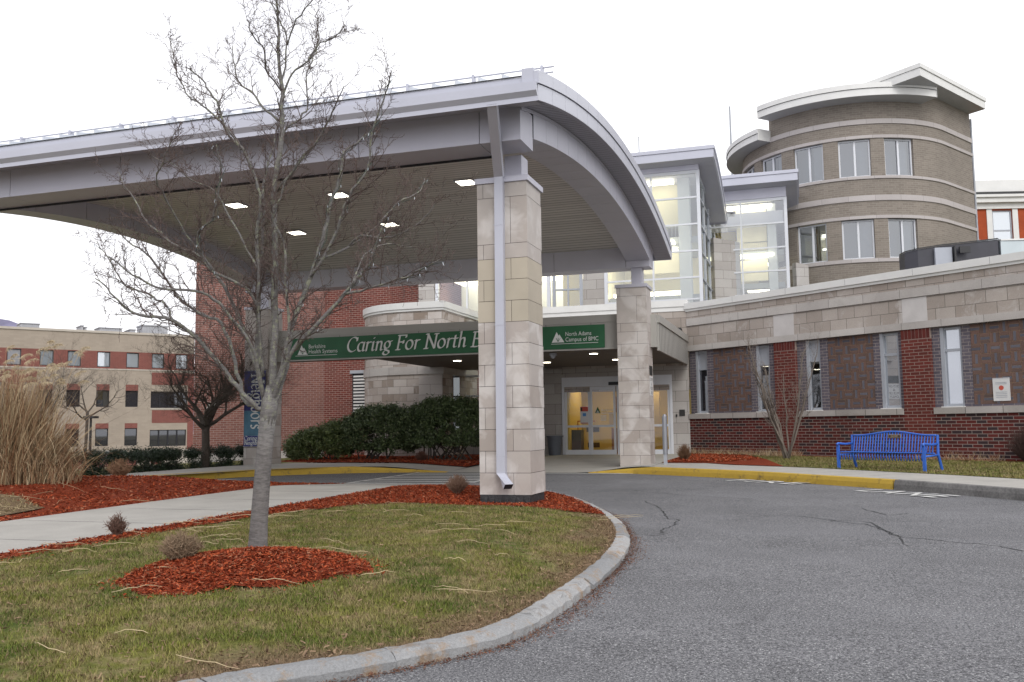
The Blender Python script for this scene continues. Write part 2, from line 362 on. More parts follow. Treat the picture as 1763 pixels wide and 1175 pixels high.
def dryI(x,y):
    d=pdist(x,y,KIin); w=.35+.18*np.sin(x*3.1+y*2.3)+.15*np.sin(y*5.7-x)
    r=np.clip(1.15-d/np.maximum(w,.12),0,1)*.95
    r=np.maximum(r,np.clip(1.0-pdist(x,y,PATCHL)/.35,0,.8)); return r
PATCHL=np.array([(-2.75,11.2),(-2.75,13.2)])
# ---------------------------------------------------------------- ground
# far ground sheet with hole-free steps
xs=np.concatenate([np.arange(-900,-120,60),np.arange(-120,120,6),np.arange(120,901,60)]); ys=np.concatenate([np.arange(-60,120,6),np.arange(120,901,60)])
X,Y=np.meshgrid(xs,ys); Z=G(X,Y)-.06; nx=len(xs);ny=len(ys)
F=[(j*nx+i,j*nx+i+1,(j+1)*nx+i+1,(j+1)*nx+i) for j in range(ny-1) for i in range(nx-1)]
npmesh('ground',np.column_stack([X.ravel(),Y.ravel(),Z.ravel()]),F,mSoil,kind='structure')
sheet('road',[(-60,-6),(40,-6),(40,32),(8,32),(-60,32)],G,mAsph,1.5)
# lawn island pieces
lawnN=[(-3.35,14.35),(-4.2,14.55),(-5.4,14.6),(-6.5,14.7),(-7.3,14.2),(-7.9,12.6),(-8.12,10.5),(-8.2,8),(-8.25,5),(-8.3,2.75)]
ki=[tuple(p) for p in KIin]
i0=min(range(len(ki)),key=lambda i:math.dist(ki[i],(-8.3,2.75))); i1=min(range(len(ki)),key=lambda i:math.dist(ki[i],(-3.2,14.3)))
lawn=sheet('lawn',ki[i0:i1+1]+lawnN[:-1]+[(-8.3,ki[i0][1]+.01)],H,mGrass,.16); setdry(lawn,dryI)
PM=[ki[i1]]+ki[i1+1:-4]+[(-8.55,21.3),(-8.55,2.8),(-8.3,2.8)]+lawnN[::-1][1:]
mul=sheet('mulch_bed',PM,H,mMulch,.12,.012,.018)
sheet('concrete_path',[(-11.4,2.4),(-8.55,2.4),(-8.55,21.55),(-11.4,21.55)],H,mConc,.5,.016)
ang=np.linspace(0,2*math.pi,40,endpoint=False); rr=1.05+.08*np.sin(ang*3+1)+.05*np.sin(ang*7)+.03*np.sin(ang*13)
RING=[(-5.02+r*math.cos(a)*1.0,7.55+r*math.sin(a)*1.08) for a,r in zip(ang,rr)]
sheet('tree_mulch_ring',RING,lambda x,y:H(x,y)+.035*np.clip(1.15-np.hypot(x+5.02,y-7.55),0,.3)/.3,mMulch,.09,.008,.012)
BED=[(-11.42,21.55),(-12.6,21.3),(-14.2,20.5),(-15.8,18.8),(-16.6,16),(-17.0,12),(-17.2,7),(-17.2,2.6),(-11.42,2.6)]
sheet('mulch_bed',BED,H,mMulch,.2,.012,.02)
dg=sheet('dry_grass_patch',[(-11.7,8.2),(-11.8,10.6),(-12.2,12.4),(-13.4,13.0),(-15.2,12.6),(-16.2,11),(-16.2,7.0),(-13,6.6)],H,mGrass,.2,.03,.01); setdry(dg,lambda x,y:np.full(len(x),.95))
def walkjoints():
    m=MB()
    for i in range(10,len(K2)-4,3):
        a=K2i[i];b=K2b[i]; d=(K2[i+1]-K2[i]); d/=np.linalg.norm(d)
        q=[(a[0],a[1]),(b[0],b[1]),(b[0]+d[0]*.012,b[1]+d[1]*.012),(a[0]+d[0]*.012,a[1]+d[1]*.012)]; m.face([(x,y,float(SWH(x,y))+.009) for x,y in q])
    m.build('path_joint',mConcD)['kind']='structure'
# joints in path (thin dark grooves)
jm=MB()
for y in np.arange(3.4,21,1.9):
    jm.box(FU,-11.4,-8.55,y,y+.012,H1(-10,y)+.0165,H1(-10,y)+.019)
jm.build('path_joint',mConcD)['kind']='structure'
# kerb sweeps
def kerbrun(name,c,mat,rgh=0,w=.15,h=.15,hf=G,seg=1.05,gap=.007,jit=.012,tilt=.03,ramp0=None):
    d=np.concatenate([[0],np.cumsum(np.linalg.norm(np.diff(c,axis=0),axis=1))]); T=d[-1]; m=MB(); s=0
    while s<T-.05:
        e=min(T,s+seg*random.uniform(.8,1.25)); k=16 if rgh else 3; j1=random.uniform(-jit,jit); j2=random.uniform(-jit,jit)
        q=[]
        for i in range(k+1):
            u=s+gap+(e-s-2*gap)*i/k; x=np.interp(u,d,c[:,0]);y=np.interp(u,d,c[:,1]); u2=min(T,u+.05);u1=max(0,u-.05)
            tx=np.interp(u2,d,c[:,0])-np.interp(u1,d,c[:,0]);ty=np.interp(u2,d,c[:,1])-np.interp(u1,d,c[:,1]); l=math.hypot(tx,ty); nx_,ny_=-ty/l,tx/l
            g=float(hf(x,y)); hh=h if ramp0 is None else h*ramp0(u/T)
            o1=j1+random.uniform(-jit,jit)*.3
            prof=[(-.045,-.1),(-tilt+o1,g*0+hh*.55),(0+o1*.5,hh-.012),(.022,hh+j2*.4),(w,hh),(w,-.1)]
            q.append([(x+nx_*(a+random.gauss(0,rgh)),y+ny_*(a+random.gauss(0,rgh)),g+b+(random.gauss(0,rgh*.6) if b>0 else 0)) for a,b in prof])
        n=6; base=len(m.v)
        for r in q: m.v+=r
        for i in range(k):
            for a in range(n-1):
                m.f.append((base+i*n+a,base+(i+1)*n+a,base+(i+1)*n+a+1,base+i*n+a+1)); m.m.append(0); m.uv+=[(0,0)]*4
        m.f.append(tuple(base+a for a in range(n))); m.m.append(0); m.uv+=[(0,0)]*n
        m.f.append(tuple(base+k*n+a for a in reversed(range(n)))); m.m.append(0); m.uv+=[(0,0)]*n
        s=e
    o=m.build(name,mat); o['kind']='structure'; return o
kerbrun('granite_kerb',KI,mGran,rgh=.0055,seg=1.45,tilt=.05,jit=.014,gap=.008,w=.125,h=.112)
kerbrun('granite_kerb',catmull([(-8.55,21.7),(-11.4,21.7),(-12.7,21.45),(-14.3,20.65),(-15.95,18.9),(-16.75,16),(-17.15,12),(-17.35,7),(-17.35,2.6)]),mGran,h=.05)
K2=catmull([(-6.3,27.05),(-5.1,26.9),(-3.9,26.2),(-2.9,25.55),(-1.3,24.4),(.35,22.75),(1.72,21.4),(3.7,18.95),(5.6,16),(8,12.4),(11,8.4)])
k=min(range(len(K2)),key=lambda i:abs(K2[i][0]-1.72))
kerbrun('yellow_kerb',offs(K2,0)[:k+1],mYel,h=.21,seg=2.4,gap=.002,jit=.004,ramp0=lambda t:min(1,.12+t*4.5))
kerbrun('grey_kerb',K2[k:],mConcD,h=.21,seg=3,gap=.003,jit=.004)
K3=catmull([(-19.3,2),(-19.1,12),(-18.7,17),(-18.0,21.2),(-16.5,24.6),(-14.3,26.5),(-12.4,27.1),(-10.9,27.2)])
kerbrun('yellow_kerb',K3,mYel,h=.21,seg=2.4,gap=.002,jit=.004,ramp0=lambda t:min(1,.1+(1-t)*9))
def SWH(x,y):
    x=np.asarray(x,float); t=np.clip((np.asarray(y,float)-27.0)/6.5,0,1); ap=.208+.235*t
    w=np.clip(np.maximum((-x-10.9)/2.2,(x+6.3)/1.4),0,1); w=np.where(np.asarray(y)>33,1,w) if False else w
    return ap*(1-w)+(G(x,y)+.205)*w
def APH(x,y): return SWH(x,y)+.004
# sidewalk right
K2b=offs(K2,2.15); K2i=offs(K2,.15)
wk=[tuple(p) for p in K2i[6:]]+[tuple(p) for p in K2b[::-1] if p[0]>-2.2]+[(-3.0,28.7),(-4.4,28.9),(-4.4,27.2)]
sheet('sidewalk',wk,SWH,mConc,.5,.004)
sheet('entrance_apron',[(-10.9,27.05),(-6.1,27.05),(-4.42,27.1),(-4.42,36.75),(-10.6,36.75),(-10.6,33)],APH,mConc,.6)
sheet('sidewalk',[(-10.92,27.25),(-10.92,29.0),(-17.6,29.3),(-18.9,27.2),(-19.4,24),(-20,18),(-20.3,2),(-19.2,2),(-18.9,12),(-18.5,17),(-17.8,21.3),(-16.35,24.75),(-14.2,26.66),(-12.4,27.27)],SWH,mConc,.6,-.004)
EA=R_(-35.68); P0=(-4.42,36.7)
FW=Fr((P0[0],P0[1],0),EA,-1)   # b>0 towards the camera
e1=FW.ax; e2=-FW.ay
def WP(s,t): p=FW.pt(s,t,0); return (p.x,p.y)
jb=min(i for i in range(len(K2b)) if K2b[i][0]>-.8)
walkjoints()
gr=sheet('lawn',[tuple(p) for p in K2b[jb:]]+[(14.5,11),(19,18),WP(21,.02),WP(2.6,.02),(-1.35,31.2)],SWH,mGrass,.4,.012,.01)
setdry(gr,lambda x,y:np.clip(1.2-pdist(x,y,np.array([WP(1,0.2),WP(20,.2)]))/.8,0,.9))
sheet('mulch_bed',[(-4.4,28.9),(-3.0,28.7)]+[tuple(p) for p in K2b[:jb+1] if p[0]>-2.2]+[(-1.35,31.2),WP(2.6,.02),WP(.02,.02),(-4.4,36.6)],SWH,mMulch,.3,.02,.02)
sheet('mulch_bed',[(-10.95,29.0),(-10.62,33),(-10.62,36.7),(-19.5,36.7),(-19,30),(-17.6,29.3)],SWH,mMulch,.3,.02,.02)
sheet('lawn',[(-20.3,2),(-20,18),(-19.4,24),(-18.9,27.2),(-17.6,29.3),(-19,30),(-19.5,36.7),(-24,36),(-30,30),(-40,20),(-40,2)],lambda x,y:G(x,y)+.14,mGrass,1.0)
# mulch edge strips along wing wall
sheet('mulch_bed',[WP(2.7,.03),WP(19.5,.03),WP(19.5,.42),WP(12,.5),WP(8,.38),WP(2.7,.5)],SWH,mMulch,.3,.03,.01)
# crosswalk and cracks
CRK=[[(-3.07, 18.04), (-2.48, 16.19), (-2.18, 14.94), (-2.01, 14.79), (-1.98, 14.03), (-2.07, 13.39), (-2.0, 12.83), (-2.28, 12.78)] ,
[(-0.79, 15.57), (-0.2, 15.57), (0.19, 15.19), (0.39, 14.88), (0.74, 14.54), (0.93, 13.83), (1.06, 13.18), (1.09, 12.25)] ,
[(0.27, 15.12), (0.84, 14.8), (1.07, 13.31), (1.42, 13.01), (1.72, 12.71), (2.02, 12.61), (2.32, 12.09)] ,
[(-3.88, 20.74), (-2.88, 19.68), (-1.86, 19.06), (-1.04, 18.61)] ,
[(0.79, 17.17), (1.17, 16.01), (1.46, 16.35)] ,
]
cw=MB()
def flatbox(m,x0,x1,y0,y1,dz=.006):
    n=4
    for i in range(n):
        a=y0+(y1-y0)*i/n;b=y0+(y1-y0)*(i+1)/n
        m.face([(x0,a,float(G(x0,a))+dz),(x1,a,float(G(x1,a))+dz),(x1,b,float(G(x1,b))+dz),(x0,b,float(G(x0,b))+dz)])
flatbox(cw,-11.85,-11.72,21.8,27.0); flatbox(cw,-8.5,-8.37,22.0,27.0)
for y in np.arange(22.2,26.9,.72): flatbox(cw,-11.70,-8.52,y,y+.26)
flatbox(cw,-8.3,-4.9,26.72,26.9)
cw.build('crosswalk_marking',mPaint)['kind']='structure'
mCrk=M('crack_dark',(.05,.05,.052),.95,.2,5)
for cp in CRK:
    m=MB(); c=catmull(cp,7); c=c+np.random.default_rng(len(cp)).normal(0,.022,c.shape); w=np.random.default_rng(3+len(cp)).uniform(.004,.016,len(c)); w[0]=w[-1]=.001; tt=np.gradient(c,axis=0); tt/=np.linalg.norm(tt,axis=1)[:,None]; nn_=np.stack([-tt[:,1],tt[:,0]],1)
    for i in range(len(c)-1):
        q=[c[i]-nn_[i]*w[i],c[i+1]-nn_[i+1]*w[i+1],c[i+1]+nn_[i+1]*w[i+1],c[i]+nn_[i]*w[i]]; q=[(a,b,float(G(a,b))+.004) for a,b in q]; m.face(q if True else q)
    m.build('road_crack',mCrk)['kind']='structure'
cw=MB()
for y in (22.8,23.1,23.4): flatbox(cw,-16.9+.25*(y-22.8),-16.2+.25*(y-22.8),y,y+.12)
cw.build('road_marking',mPaint)['kind']='structure'
# hill
hx=np.linspace(-560,-262,40); Vh=[];Fh=[]
for i,x in enumerate(hx):
    t=i/39; hgt=(51+(-333-x)*.22 if x<-333 else 51-(x+333)*.32 if x<-300 else max(2,40-(x+300)*1.3))+.8*math.sin(i*.9)+random.uniform(-1,1)*.5
    y=313
    Vh+=[(x,y+120,hgt*.45),(x,y,hgt),(x-20,y-120,-3)]
for i in range(39):
    for k in range(2): Fh.append((3*i+k,3*i+k+1,3*i+4+k,3*i+3+k))
npmesh('wooded_hill',Vh,Fh,M('hill_woods',(.20,.19,.28),.95,.3,.08),kind='structure')
# ---------------------------------------------------------------- text
def textgeo(s,size=1,shear=0,align='LEFT',spacing=1,bold=0):
    cu=bpy.data.curves.new('t','FONT'); cu.body=s; cu.size=size; cu.shear=shear; cu.align_x=align; cu.space_character=spacing; cu.offset=bold; cu.resolution_u=3
    o=bpy.data.objects.new('t',cu); C.objects.link(o); bpy.context.view_layer.update()
    me=bpy.data.meshes.new_from_object(o.evaluated_get(bpy.context.evaluated_depsgraph_get()))
    v=[(p.co.x,p.co.y) for p in me.vertices]; f=[tuple(p.vertices) for p in me.polygons]
    bpy.data.objects.remove(o); bpy.data.curves.remove(cu); bpy.data.meshes.remove(me); return v,f
def addtext(m,s,size,o,ax,ay,mi=0,width=None,**kw):
    v,f=textgeo(s,size,**kw); o=Vector(o);ax=Vector(ax);ay=Vector(ay)
    if width:
        xs=[p[0] for p in v]; k=width/(max(xs)-min(xs)); v=[(p[0]*k,p[1]) for p in v]
    for q in f: m.face([o+ax*v[i][0]+ay*v[i][1] for i in q],mi,[(0,0)]*len(q))
# calligraphic serif letters: strokes in a box, x-height .45, cap .68, broad nib
def arc(cx,cy,rx,ry,a0,a1,n=12): return [(cx+rx*math.cos(R_(a0+(a1-a0)*i/n)),cy+ry*math.sin(R_(a0+(a1-a0)*i/n))) for i in range(n+1)]
GL={
'C':(.56,[arc(.31,.34,.27,.34,50,310,18),[(.49,.66),(.49,.50)]]),
'F':(.48,[[(.12,0),(.12,.68)],[(.04,.67),(.46,.67)],[(.46,.68),(.46,.56)],[(.12,.36),(.36,.36)],[(.36,.43),(.36,.29)],[(.03,.01),(.24,.01)]]),
'N':(.66,[[(.12,0),(.12,.68)],[(.10,.68),(.55,.0)],[(.55,0),(.55,.68)],[(.02,.01),(.22,.01)],[(.02,.67),(.14,.67)],[(.45,.67),(.65,.67)]]),
'B':(.54,[[(.12,0),(.12,.68)],[(.03,.67),(.26,.67)]+arc(.26,.52,.17,.15,90,-90,8)+[(.12,.37)],[(.26,.37)]+arc(.27,.185,.21,.185,90,-90,8)+[(.03,.01)]]),
'a':(.42,[arc(.19,.22,.15,.21,60,300,12),[(.34,.44),(.33,.08),(.37,.01),(.42,.05)]]),
'r':(.31,[[(.03,.40),(.10,.44),(.10,0)],[(.10,.30),(.18,.42),(.28,.42)]]),
'i':(.22,[[(.03,.40),(.10,.44),(.10,.06),(.15,.01),(.2,.05)],[(.10,.59),(.115,.62)]]),
'n':(.44,[[(.03,.40),(.10,.44),(.10,0)],[(.10,.30),(.2,.43),(.29,.43),(.33,.34),(.33,.06),(.37,.01),(.42,.05)]]),
'g':(.43,[arc(.2,.26,.14,.17,0,360,16),[(.12,.12),(.10,.05),(.2,.01),(.33,-.03),(.36,-.12),(.26,-.2),(.13,-.2),(.05,-.14),(.08,-.05),(.16,-.01)],[(.3,.40),(.42,.43)]]),
'o':(.44,[arc(.21,.22,.17,.215,0,360,18)]),
't':(.28,[[(.11,.56),(.11,.06),(.17,.01),(.24,.05)],[(.02,.42),(.25,.42)]]),
'h':(.44,[[(.04,.70),(.10,.72),(.10,0)],[(.10,.30),(.2,.43),(.29,.43),(.33,.34),(.33,.06),(.37,.01),(.42,.05)]]),
'e':(.38,[[(.06,.22),(.33,.27)]+arc(.2,.26,.14,.17,0,180,8)+arc(.21,.21,.155,.2,180,310,8)]),
'k':(.43,[[(.04,.70),(.10,.72),(.10,0)],[(.35,.43),(.12,.2)],[(.18,.25),(.33,.02),(.41,.03)]]),
's':(.33,[[(.27,.36)]+arc(.17,.33,.10,.10,40,220,7)+[(.17,.22)]+arc(.16,.11,.11,.11,50,-150,8)]),
'b':(.44,[[(.04,.70),(.10,.72),(.10,.04)],arc(.22,.22,.15,.21,140,-140,12)]),
' ':(.24,[])}
def calli(m,s,h,o,ax,ay,shear=.22,nib=.07,ang=28,mi=0,width=None,thin=.022):
    W=sum(GL[c][0] for c in s); k=h/.68; kx=k if width is None else width/W; x=0; o=Vector(o);ax=Vector(ax);ay=Vector(ay); nn=(ax.cross(ay)).normalized()
    nb=(math.cos(R_(ang))*nib/2,math.sin(R_(ang))*nib/2); lay=0
    for c in s:
        w,st=GL[c]
        for pl in st:
            q=[(x+a,b) for a,b in pl]
            if len(q)==1: continue
            for (a,b) in zip(q[:-1],q[1:]):
                d=Vector((b[0]-a[0],b[1]-a[1])); 
                if d.length<1e-6: continue
                d.normalize(); pn=(-d.y*thin/2,d.x*thin/2)
                cs=[]
                for pnt in (a,b):
                    for sg in (1,-1):
                        for sp in (1,-1): cs.append((pnt[0]+nb[0]*sg+pn[0]*sp+d.x*.004*(1 if pnt is b else -1),pnt[1]+nb[1]*sg+pn[1]*sp))
                hl=hull(cs); lay+=1
                P=[o+ax*((px+py*shear)*kx)+ay*(py*k)+nn*(.00006*(lay%40)) for px,py in hl]
                m.face(P,mi,[(0,0)]*len(P))
        x+=w
def hull(p):
    p=sorted(set((round(a,5),round(b,5)) for a,b in p)); cr=lambda o,a,b:(a[0]-o[0])*(b[1]-o[1])-(a[1]-o[1])*(b[0]-o[0]); lo=[];up=[]
    for q in p:
        while len(lo)>1 and cr(lo[-2],lo[-1],q)<=0: lo.pop()
        lo.append(q)
    for q in reversed(p):
        while len(up)>1 and cr(up[-2],up[-1],q)<=0: up.pop()
        up.append(q)
    return lo[:-1]+up[:-1]
kd=Vector((1.34,-1.68,0)).normalized(); kn=Vector((-kd.y,kd.x,0))
for word,(x,y),dr in (('FIRE',(-2.1,23.95),Vector((.80,-.66,0))),('LANE',(.85,20.95),Vector((.64,-.80,0)))):
    dr=dr.normalized(); up=Vector((-dr.y,dr.x,.0)); m=MB(); addtext(m,word,1.0,(x,y,float(G(x,y))+.009),dr,up+Vector((0,0,.006)),width=2.15,bold=.01,spacing=1.2)
    o=m.build('road_lettering',mPaint,root=(x,y,0)); o['kind']='structure'
# ---------------------------------------------------------------- drive-through canopy
YC=21.9
def zs(y): return 7.0+.95*(1-((y-YC)/7.6)**2)
def zc(y): return 7.2+.7*(1-((y-YC)/6.5)**2)
def zb(y): return 6.62+.80*(1-((y-YC)/7.1)**2)
XR=-4.0; XL=-19.65; YN=14.1; YF=29.7
can=thing('drive_through_canopy','huge lavender grey metal canopy with curved gable roof on square stone pillars over the driveway','canopy',(-11.8,21.9,0))
def arcsheet(m,zf,x0,x1,y0,y1,n,mi=0,flip=False):
    ys=np.linspace(y0,y1,n+1)
    for a,b in zip(ys[:-1],ys[1:]):
        q=[(x0,a,zf(a)),(x1,a,zf(a)),(x1,b,zf(b)),(x0,b,zf(b))]
        m.face(q if not flip else q[::-1],mi,[(p[0],p[1]) for p in q])
def arcslab(m,zlo,zhi,x0,x1,y0,y1,n,mi=0,gap=0):
    ys=np.linspace(y0,y1,n+1)
    for a,b in zip(ys[:-1],ys[1:]):
        b2=b-gap; k=3
        for i in range(k):
            c=a+(b2-a)*i/k; d=a+(b2-a)*(i+1)/k
            m.face([(x1,c,zlo(c)),(x1,d,zlo(d)),(x1,d,zhi(d)),(x1,c,zhi(c))],mi)
            m.face([(x0,d,zlo(d)),(x0,c,zlo(c)),(x0,c,zhi(c)),(x0,d,zhi(d))],mi)
            m.face([(x0,c,zhi(c)),(x1,c,zhi(c)),(x1,d,zhi(d)),(x0,d,zhi(d))],mi)
            m.face([(x0,d,zlo(d)),(x1,d,zlo(d)),(x1,c,zlo(c)),(x0,c,zlo(c))],mi)
        m.face([(x0,a,zlo(a)),(x1,a,zlo(a)),(x1,a,zhi(a)),(x0,a,zhi(a))],mi)
        m.face([(x1,b2,zlo(b2)),(x0,b2,zlo(b2)),(x0,b2,zhi(b2)),(x1,b2,zhi(b2))],mi)
m=MB(); arcsheet(m,lambda y:zs(y)+.40,XL,XR+.02,YN+.02,YF-.02,36)
# standing seams
for x in np.arange(XL+.3,XR-.1,.42): arcslab(m,lambda y:zs(y)+.37,lambda y:zs(y)+.53,x,x+.03,YN+.06,YF-.06,14)
m.build('roof',mRoofM,can,smooth=False)
m=MB()
arcslab(m,lambda y:zs(y),lambda y:zs(y)+.27,XR-.02,XR,YN,YF,17,0,.014); arcslab(m,lambda y:zs(y)+.285,lambda y:zs(y)+.50,XR-.06,XR+.025,YN-.03,YF,17,0,.012)
arcslab(m,lambda y:zs(y)+.22,lambda y:zs(y)+.46,XR-.10,XR-.065,YN+.05,YF-.03,17,1)
m.build('gable_fascia',[mMetalL,mDark],can)
m=MB(); arcslab(m,lambda y:zs(y),lambda y:zs(y)+.50,XL,XL+.06,YN,YF,17,0,.006); m.build('gable_fascia',[mMetalL,mDark],can)
# soffits
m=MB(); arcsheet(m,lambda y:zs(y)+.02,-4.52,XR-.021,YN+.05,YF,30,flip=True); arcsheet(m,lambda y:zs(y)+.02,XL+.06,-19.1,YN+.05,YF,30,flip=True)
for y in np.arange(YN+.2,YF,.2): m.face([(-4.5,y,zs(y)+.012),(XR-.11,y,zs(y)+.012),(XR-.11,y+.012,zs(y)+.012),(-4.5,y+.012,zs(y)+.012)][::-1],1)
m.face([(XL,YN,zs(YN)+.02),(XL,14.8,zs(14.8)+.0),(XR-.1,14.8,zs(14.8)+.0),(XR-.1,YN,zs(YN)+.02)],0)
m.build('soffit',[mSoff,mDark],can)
# gable beams (curved)
def gbeam(x0,x1,outer):
    m=MB(); yy=(15.53,28.35)
    arcslab(m,zb,lambda y:zs(y)+.015,x0,x1,yy[0],yy[1],15,0,.012)
    arcslab(m,lambda y:zb(y)+.02,lambda y:zs(y)-.01,x0+.01,x1-.01,yy[0],yy[1],15,1)
    arcslab(m,lambda y:zs(y)-.05,lambda y:zs(y)+.01,outer-.012,outer+.012,14.76,29.04,15,0)
    return m.build('gable_beam',[mMetal,mDark],can)
gbeam(-5.25,-4.5,-4.5); gbeam(-19.15,-18.4,-19.15)
for (y0,y1,zz) in ((14.75,15.5,6.54),(28.36,29.05,6.56)):
    m=MB(); xx=[-19.15,-18.4,-15.7,-12.9,-10.1,-7.6,-5.26,-4.5]
    for a,b in zip(xx[:-1],xx[1:]): m.box(FU,a,b-.013,y0,y1,zz,zs(15.1 if y0<20 else 28.7)+.0)
    m.box(FU,-19.1,-4.55,y0+.02,y1-.02,zz+.015,zs(14.9)-.02,1); m.build('long_beam',[mMetal,mDark],can)
# ceiling
m=MB(); arcsheet(m,zc,-18.42,-5.23,15.48,28.38,40,flip=True); m.build('ceiling',mCeil,can)
m=MB(); m.box(FU,-18.4,-5.25,15.501,15.53,6.50,6.80); m.build('beam_joint',mDark,can)
# gutter
m=MB(); pr=[(YN-.03,6.93),(YN-.03,7.01),(YN-.10,7.09),(YN-.10,7.24),(YN+.0,7.245),(YN+.0,7.22),(YN-.07,7.21),(YN+.05,6.97)]
m.extr(FU,pr,XL,XR-.003); m.box(FU,XL,XR-.27,YN+.0,YN+.03,7.245,7.37); m.box(FU,XR-.27,XR-.062,YN-.032,YN+.03,7.25,7.50)
g=m.build('gutter',mMetalL,can)
m=MB(); m.box(FU,XL,XR-.28,YN-.02,YN+.0,7.372,7.39); m.build('drip_edge',mBlack,can)
for x in np.arange(-19,-4.3,1.15):
    pass
m=MB(); m.extr(FU,[(YF-.02,6.95),(YF+.1,7.0),(YF+.1,7.24),(YF-.02,7.24)],XL,XR-.003); m.build('gutter',mMetalL,can)
# snow rail
m=MB(); yy=14.75
for zz in (.56,.67): m.tube([(XL,yy+(zz-.6)*.3,zs(yy)+zz-.02),(XR+.10,yy+(zz-.6)*.3,zs(yy)+zz-.02)],.014,6)
for x in np.arange(XL+.4,XR,1.26): m.box(FU,x,x+.04,yy-.03,yy+.09,zs(yy)+.42,zs(yy)+.68)
m.build('snow_rail',mMetalL,can)
m=MB(); m.tube([(-12.0,19.5,8.2),(-12.0,19.5,8.75)],.03,8); m.tube([(-12,19.5,8.73),(-12,19.5,8.80)],[.14,.05],10); m.build('roof_vent',mBlack,can)
# ceiling lights
mLamp=emit('ceiling_lamp_glow',(1,.93,.78),5)
for x in (-8.1,-11.75,-14.95):
    for y in (18.5,21.65,24.83):
        m=MB(); z=zc(y); m.box(FU,x-.26,x+.26,y-.26,y+.26,z-.035,z+.005); fr=m.build('ceiling_light',mFrameG,can)
        m=MB(); m.box(FU,x-.21,x+.21,y-.21,y+.21,z-.045,z-.037); m.build('lamp_panel',mLamp,fr)
# pillars
def pillar(x1,y0,zbase,ztop,seedv,w=.94,tan=False):
    rnd=random.Random(seedv); x0=x1-w; y1=y0+w; m=MB()
    zz=zbase; k=0; H0=ztop-zbase; top3=[.27,.85,.27]
    m.box(FU,x0+.008,x1-.008,y0+.008,y1-.008,zbase,ztop,2)
    n=int(round((H0-sum(top3))/.394)); h=(H0-sum(top3))/n; lay=[(h,1 if (tan and n-3<=i) else 0) for i in range(n)]+[(top3[0],0),(top3[1],0),(top3[2],0)]
    for i,(hh,mi) in enumerate(lay):
        g=.004
        if i%2: 
            c=x0+w*.12; m.box(FU,x0,c-g,y0,y1,zz+g,zz+hh-g,mi); m.box(FU,c+g,x1,y0,y1-w*.04,zz+g,zz+hh-g,mi)
        else:
            c=x0+w*.67; m.box(FU,x0,c-g,y0,y1,zz+g,zz+hh-g,mi); m.box(FU,c+g,x1,y0,y1-w*.1,zz+g,zz+hh-g,mi); m.box(FU,c+g,x1-.002,y1-w*.1+.008,y1,zz+g,zz+hh-g,mi)
        zz+=hh
    p=m.build('pillar',[mPil,mPilTan if w else mPil,mDark],can)
    m=MB(); m.box(FU,x0-.035,x1+.035,y0-.035,y1+.035,ztop,ztop+.10); m.build('pillar_cap',mMetal,p)
    m=MB(); cx_=x0+w*.5; cy_=y0+w*.5; m.box(FU,cx_-.03,cx_+.30,cy_-.2,cy_+.2,ztop+.10,6.56); m.box(FU,cx_-.005,cx_+.005,cy_-.206,cy_-.2,ztop+.1,6.54); m.build('post',mMetal,p)
    return p
p1=pillar(-4.62,15.42,.42,6.0,1,tan=True)
m=MB(); m.box(FU,-5.54,-4.64,15.44,16.34,.05,.42,0)
for k in range(7):
    a=-5.55+k*.13; m.face([(a,15.41,.42),(a+.14,15.41,.42),(a+.13,15.40-.02*random.random(),.20+.08*random.random()),(a,15.405,.18+.09*random.random())],0)
m.build('base_membrane',M('torn_black_membrane',(.022,.022,.024),.6,.3,6,bumps=(14,.8,.03)),p1)
pillar(-4.62,28.2,.30,5.90,2); pillar(-18.09,28.2,.22,5.90,3); pillar(-18.09,15.42,.22,6.0,4)
# downspout
m=MB()
def duct(m,pts,hw,hd):
    for (p,q) in zip(pts[:-1],pts[1:]):
        p=Vector(p);q=Vector(q); c=[(-hw,-hd),(hw,-hd),(hw,hd),(-hw,hd)]
        for i in range(4):
            a,b=c[i],c[(i+1)%4]; m.face([p+Vector((*a,0)),p+Vector((*b,0)),q+Vector((*b,0)),q+Vector((*a,0))])
duct(m,[(-4.80,14.12,6.96),(-5.11,15.36,6.08)],.085,.055)
duct(m,[(-5.11,15.36,6.08),(-5.13,15.36,.78)],.08,.055)
for z in (1.1,3.4,5.2):
    m.box(FU,-5.215,-5.035,15.30,15.305,z,z+.012)
ds=m.build('downspout',mMetalL,can)
m=MB(); p=Vector((-5.13,15.36,.80)); q=Vector((-4.97,15.20,.60))
c=[(-.08,-.055),(.08,-.055),(.08,.055),(-.08,.055)]
w0=[p+Vector((a,b,0)) for a,b in c]; dd=(q-p).normalized(); ea=Vector((0,0,1)).cross(dd).normalized(); eb=dd.cross(ea); ea=ea*(1 if ea.x>0 else -1); eb=eb*(1 if eb.y>0 else -1); w1=[q+dd*.03+ea*a+eb*b for a,b in c]
for i in range(4): m.face([w0[i],w0[(i+1)%4],w1[(i+1)%4],w1[i]])
m.face(w1,1); m.build('spout_elbow',[mMetalL,mDark],ds)
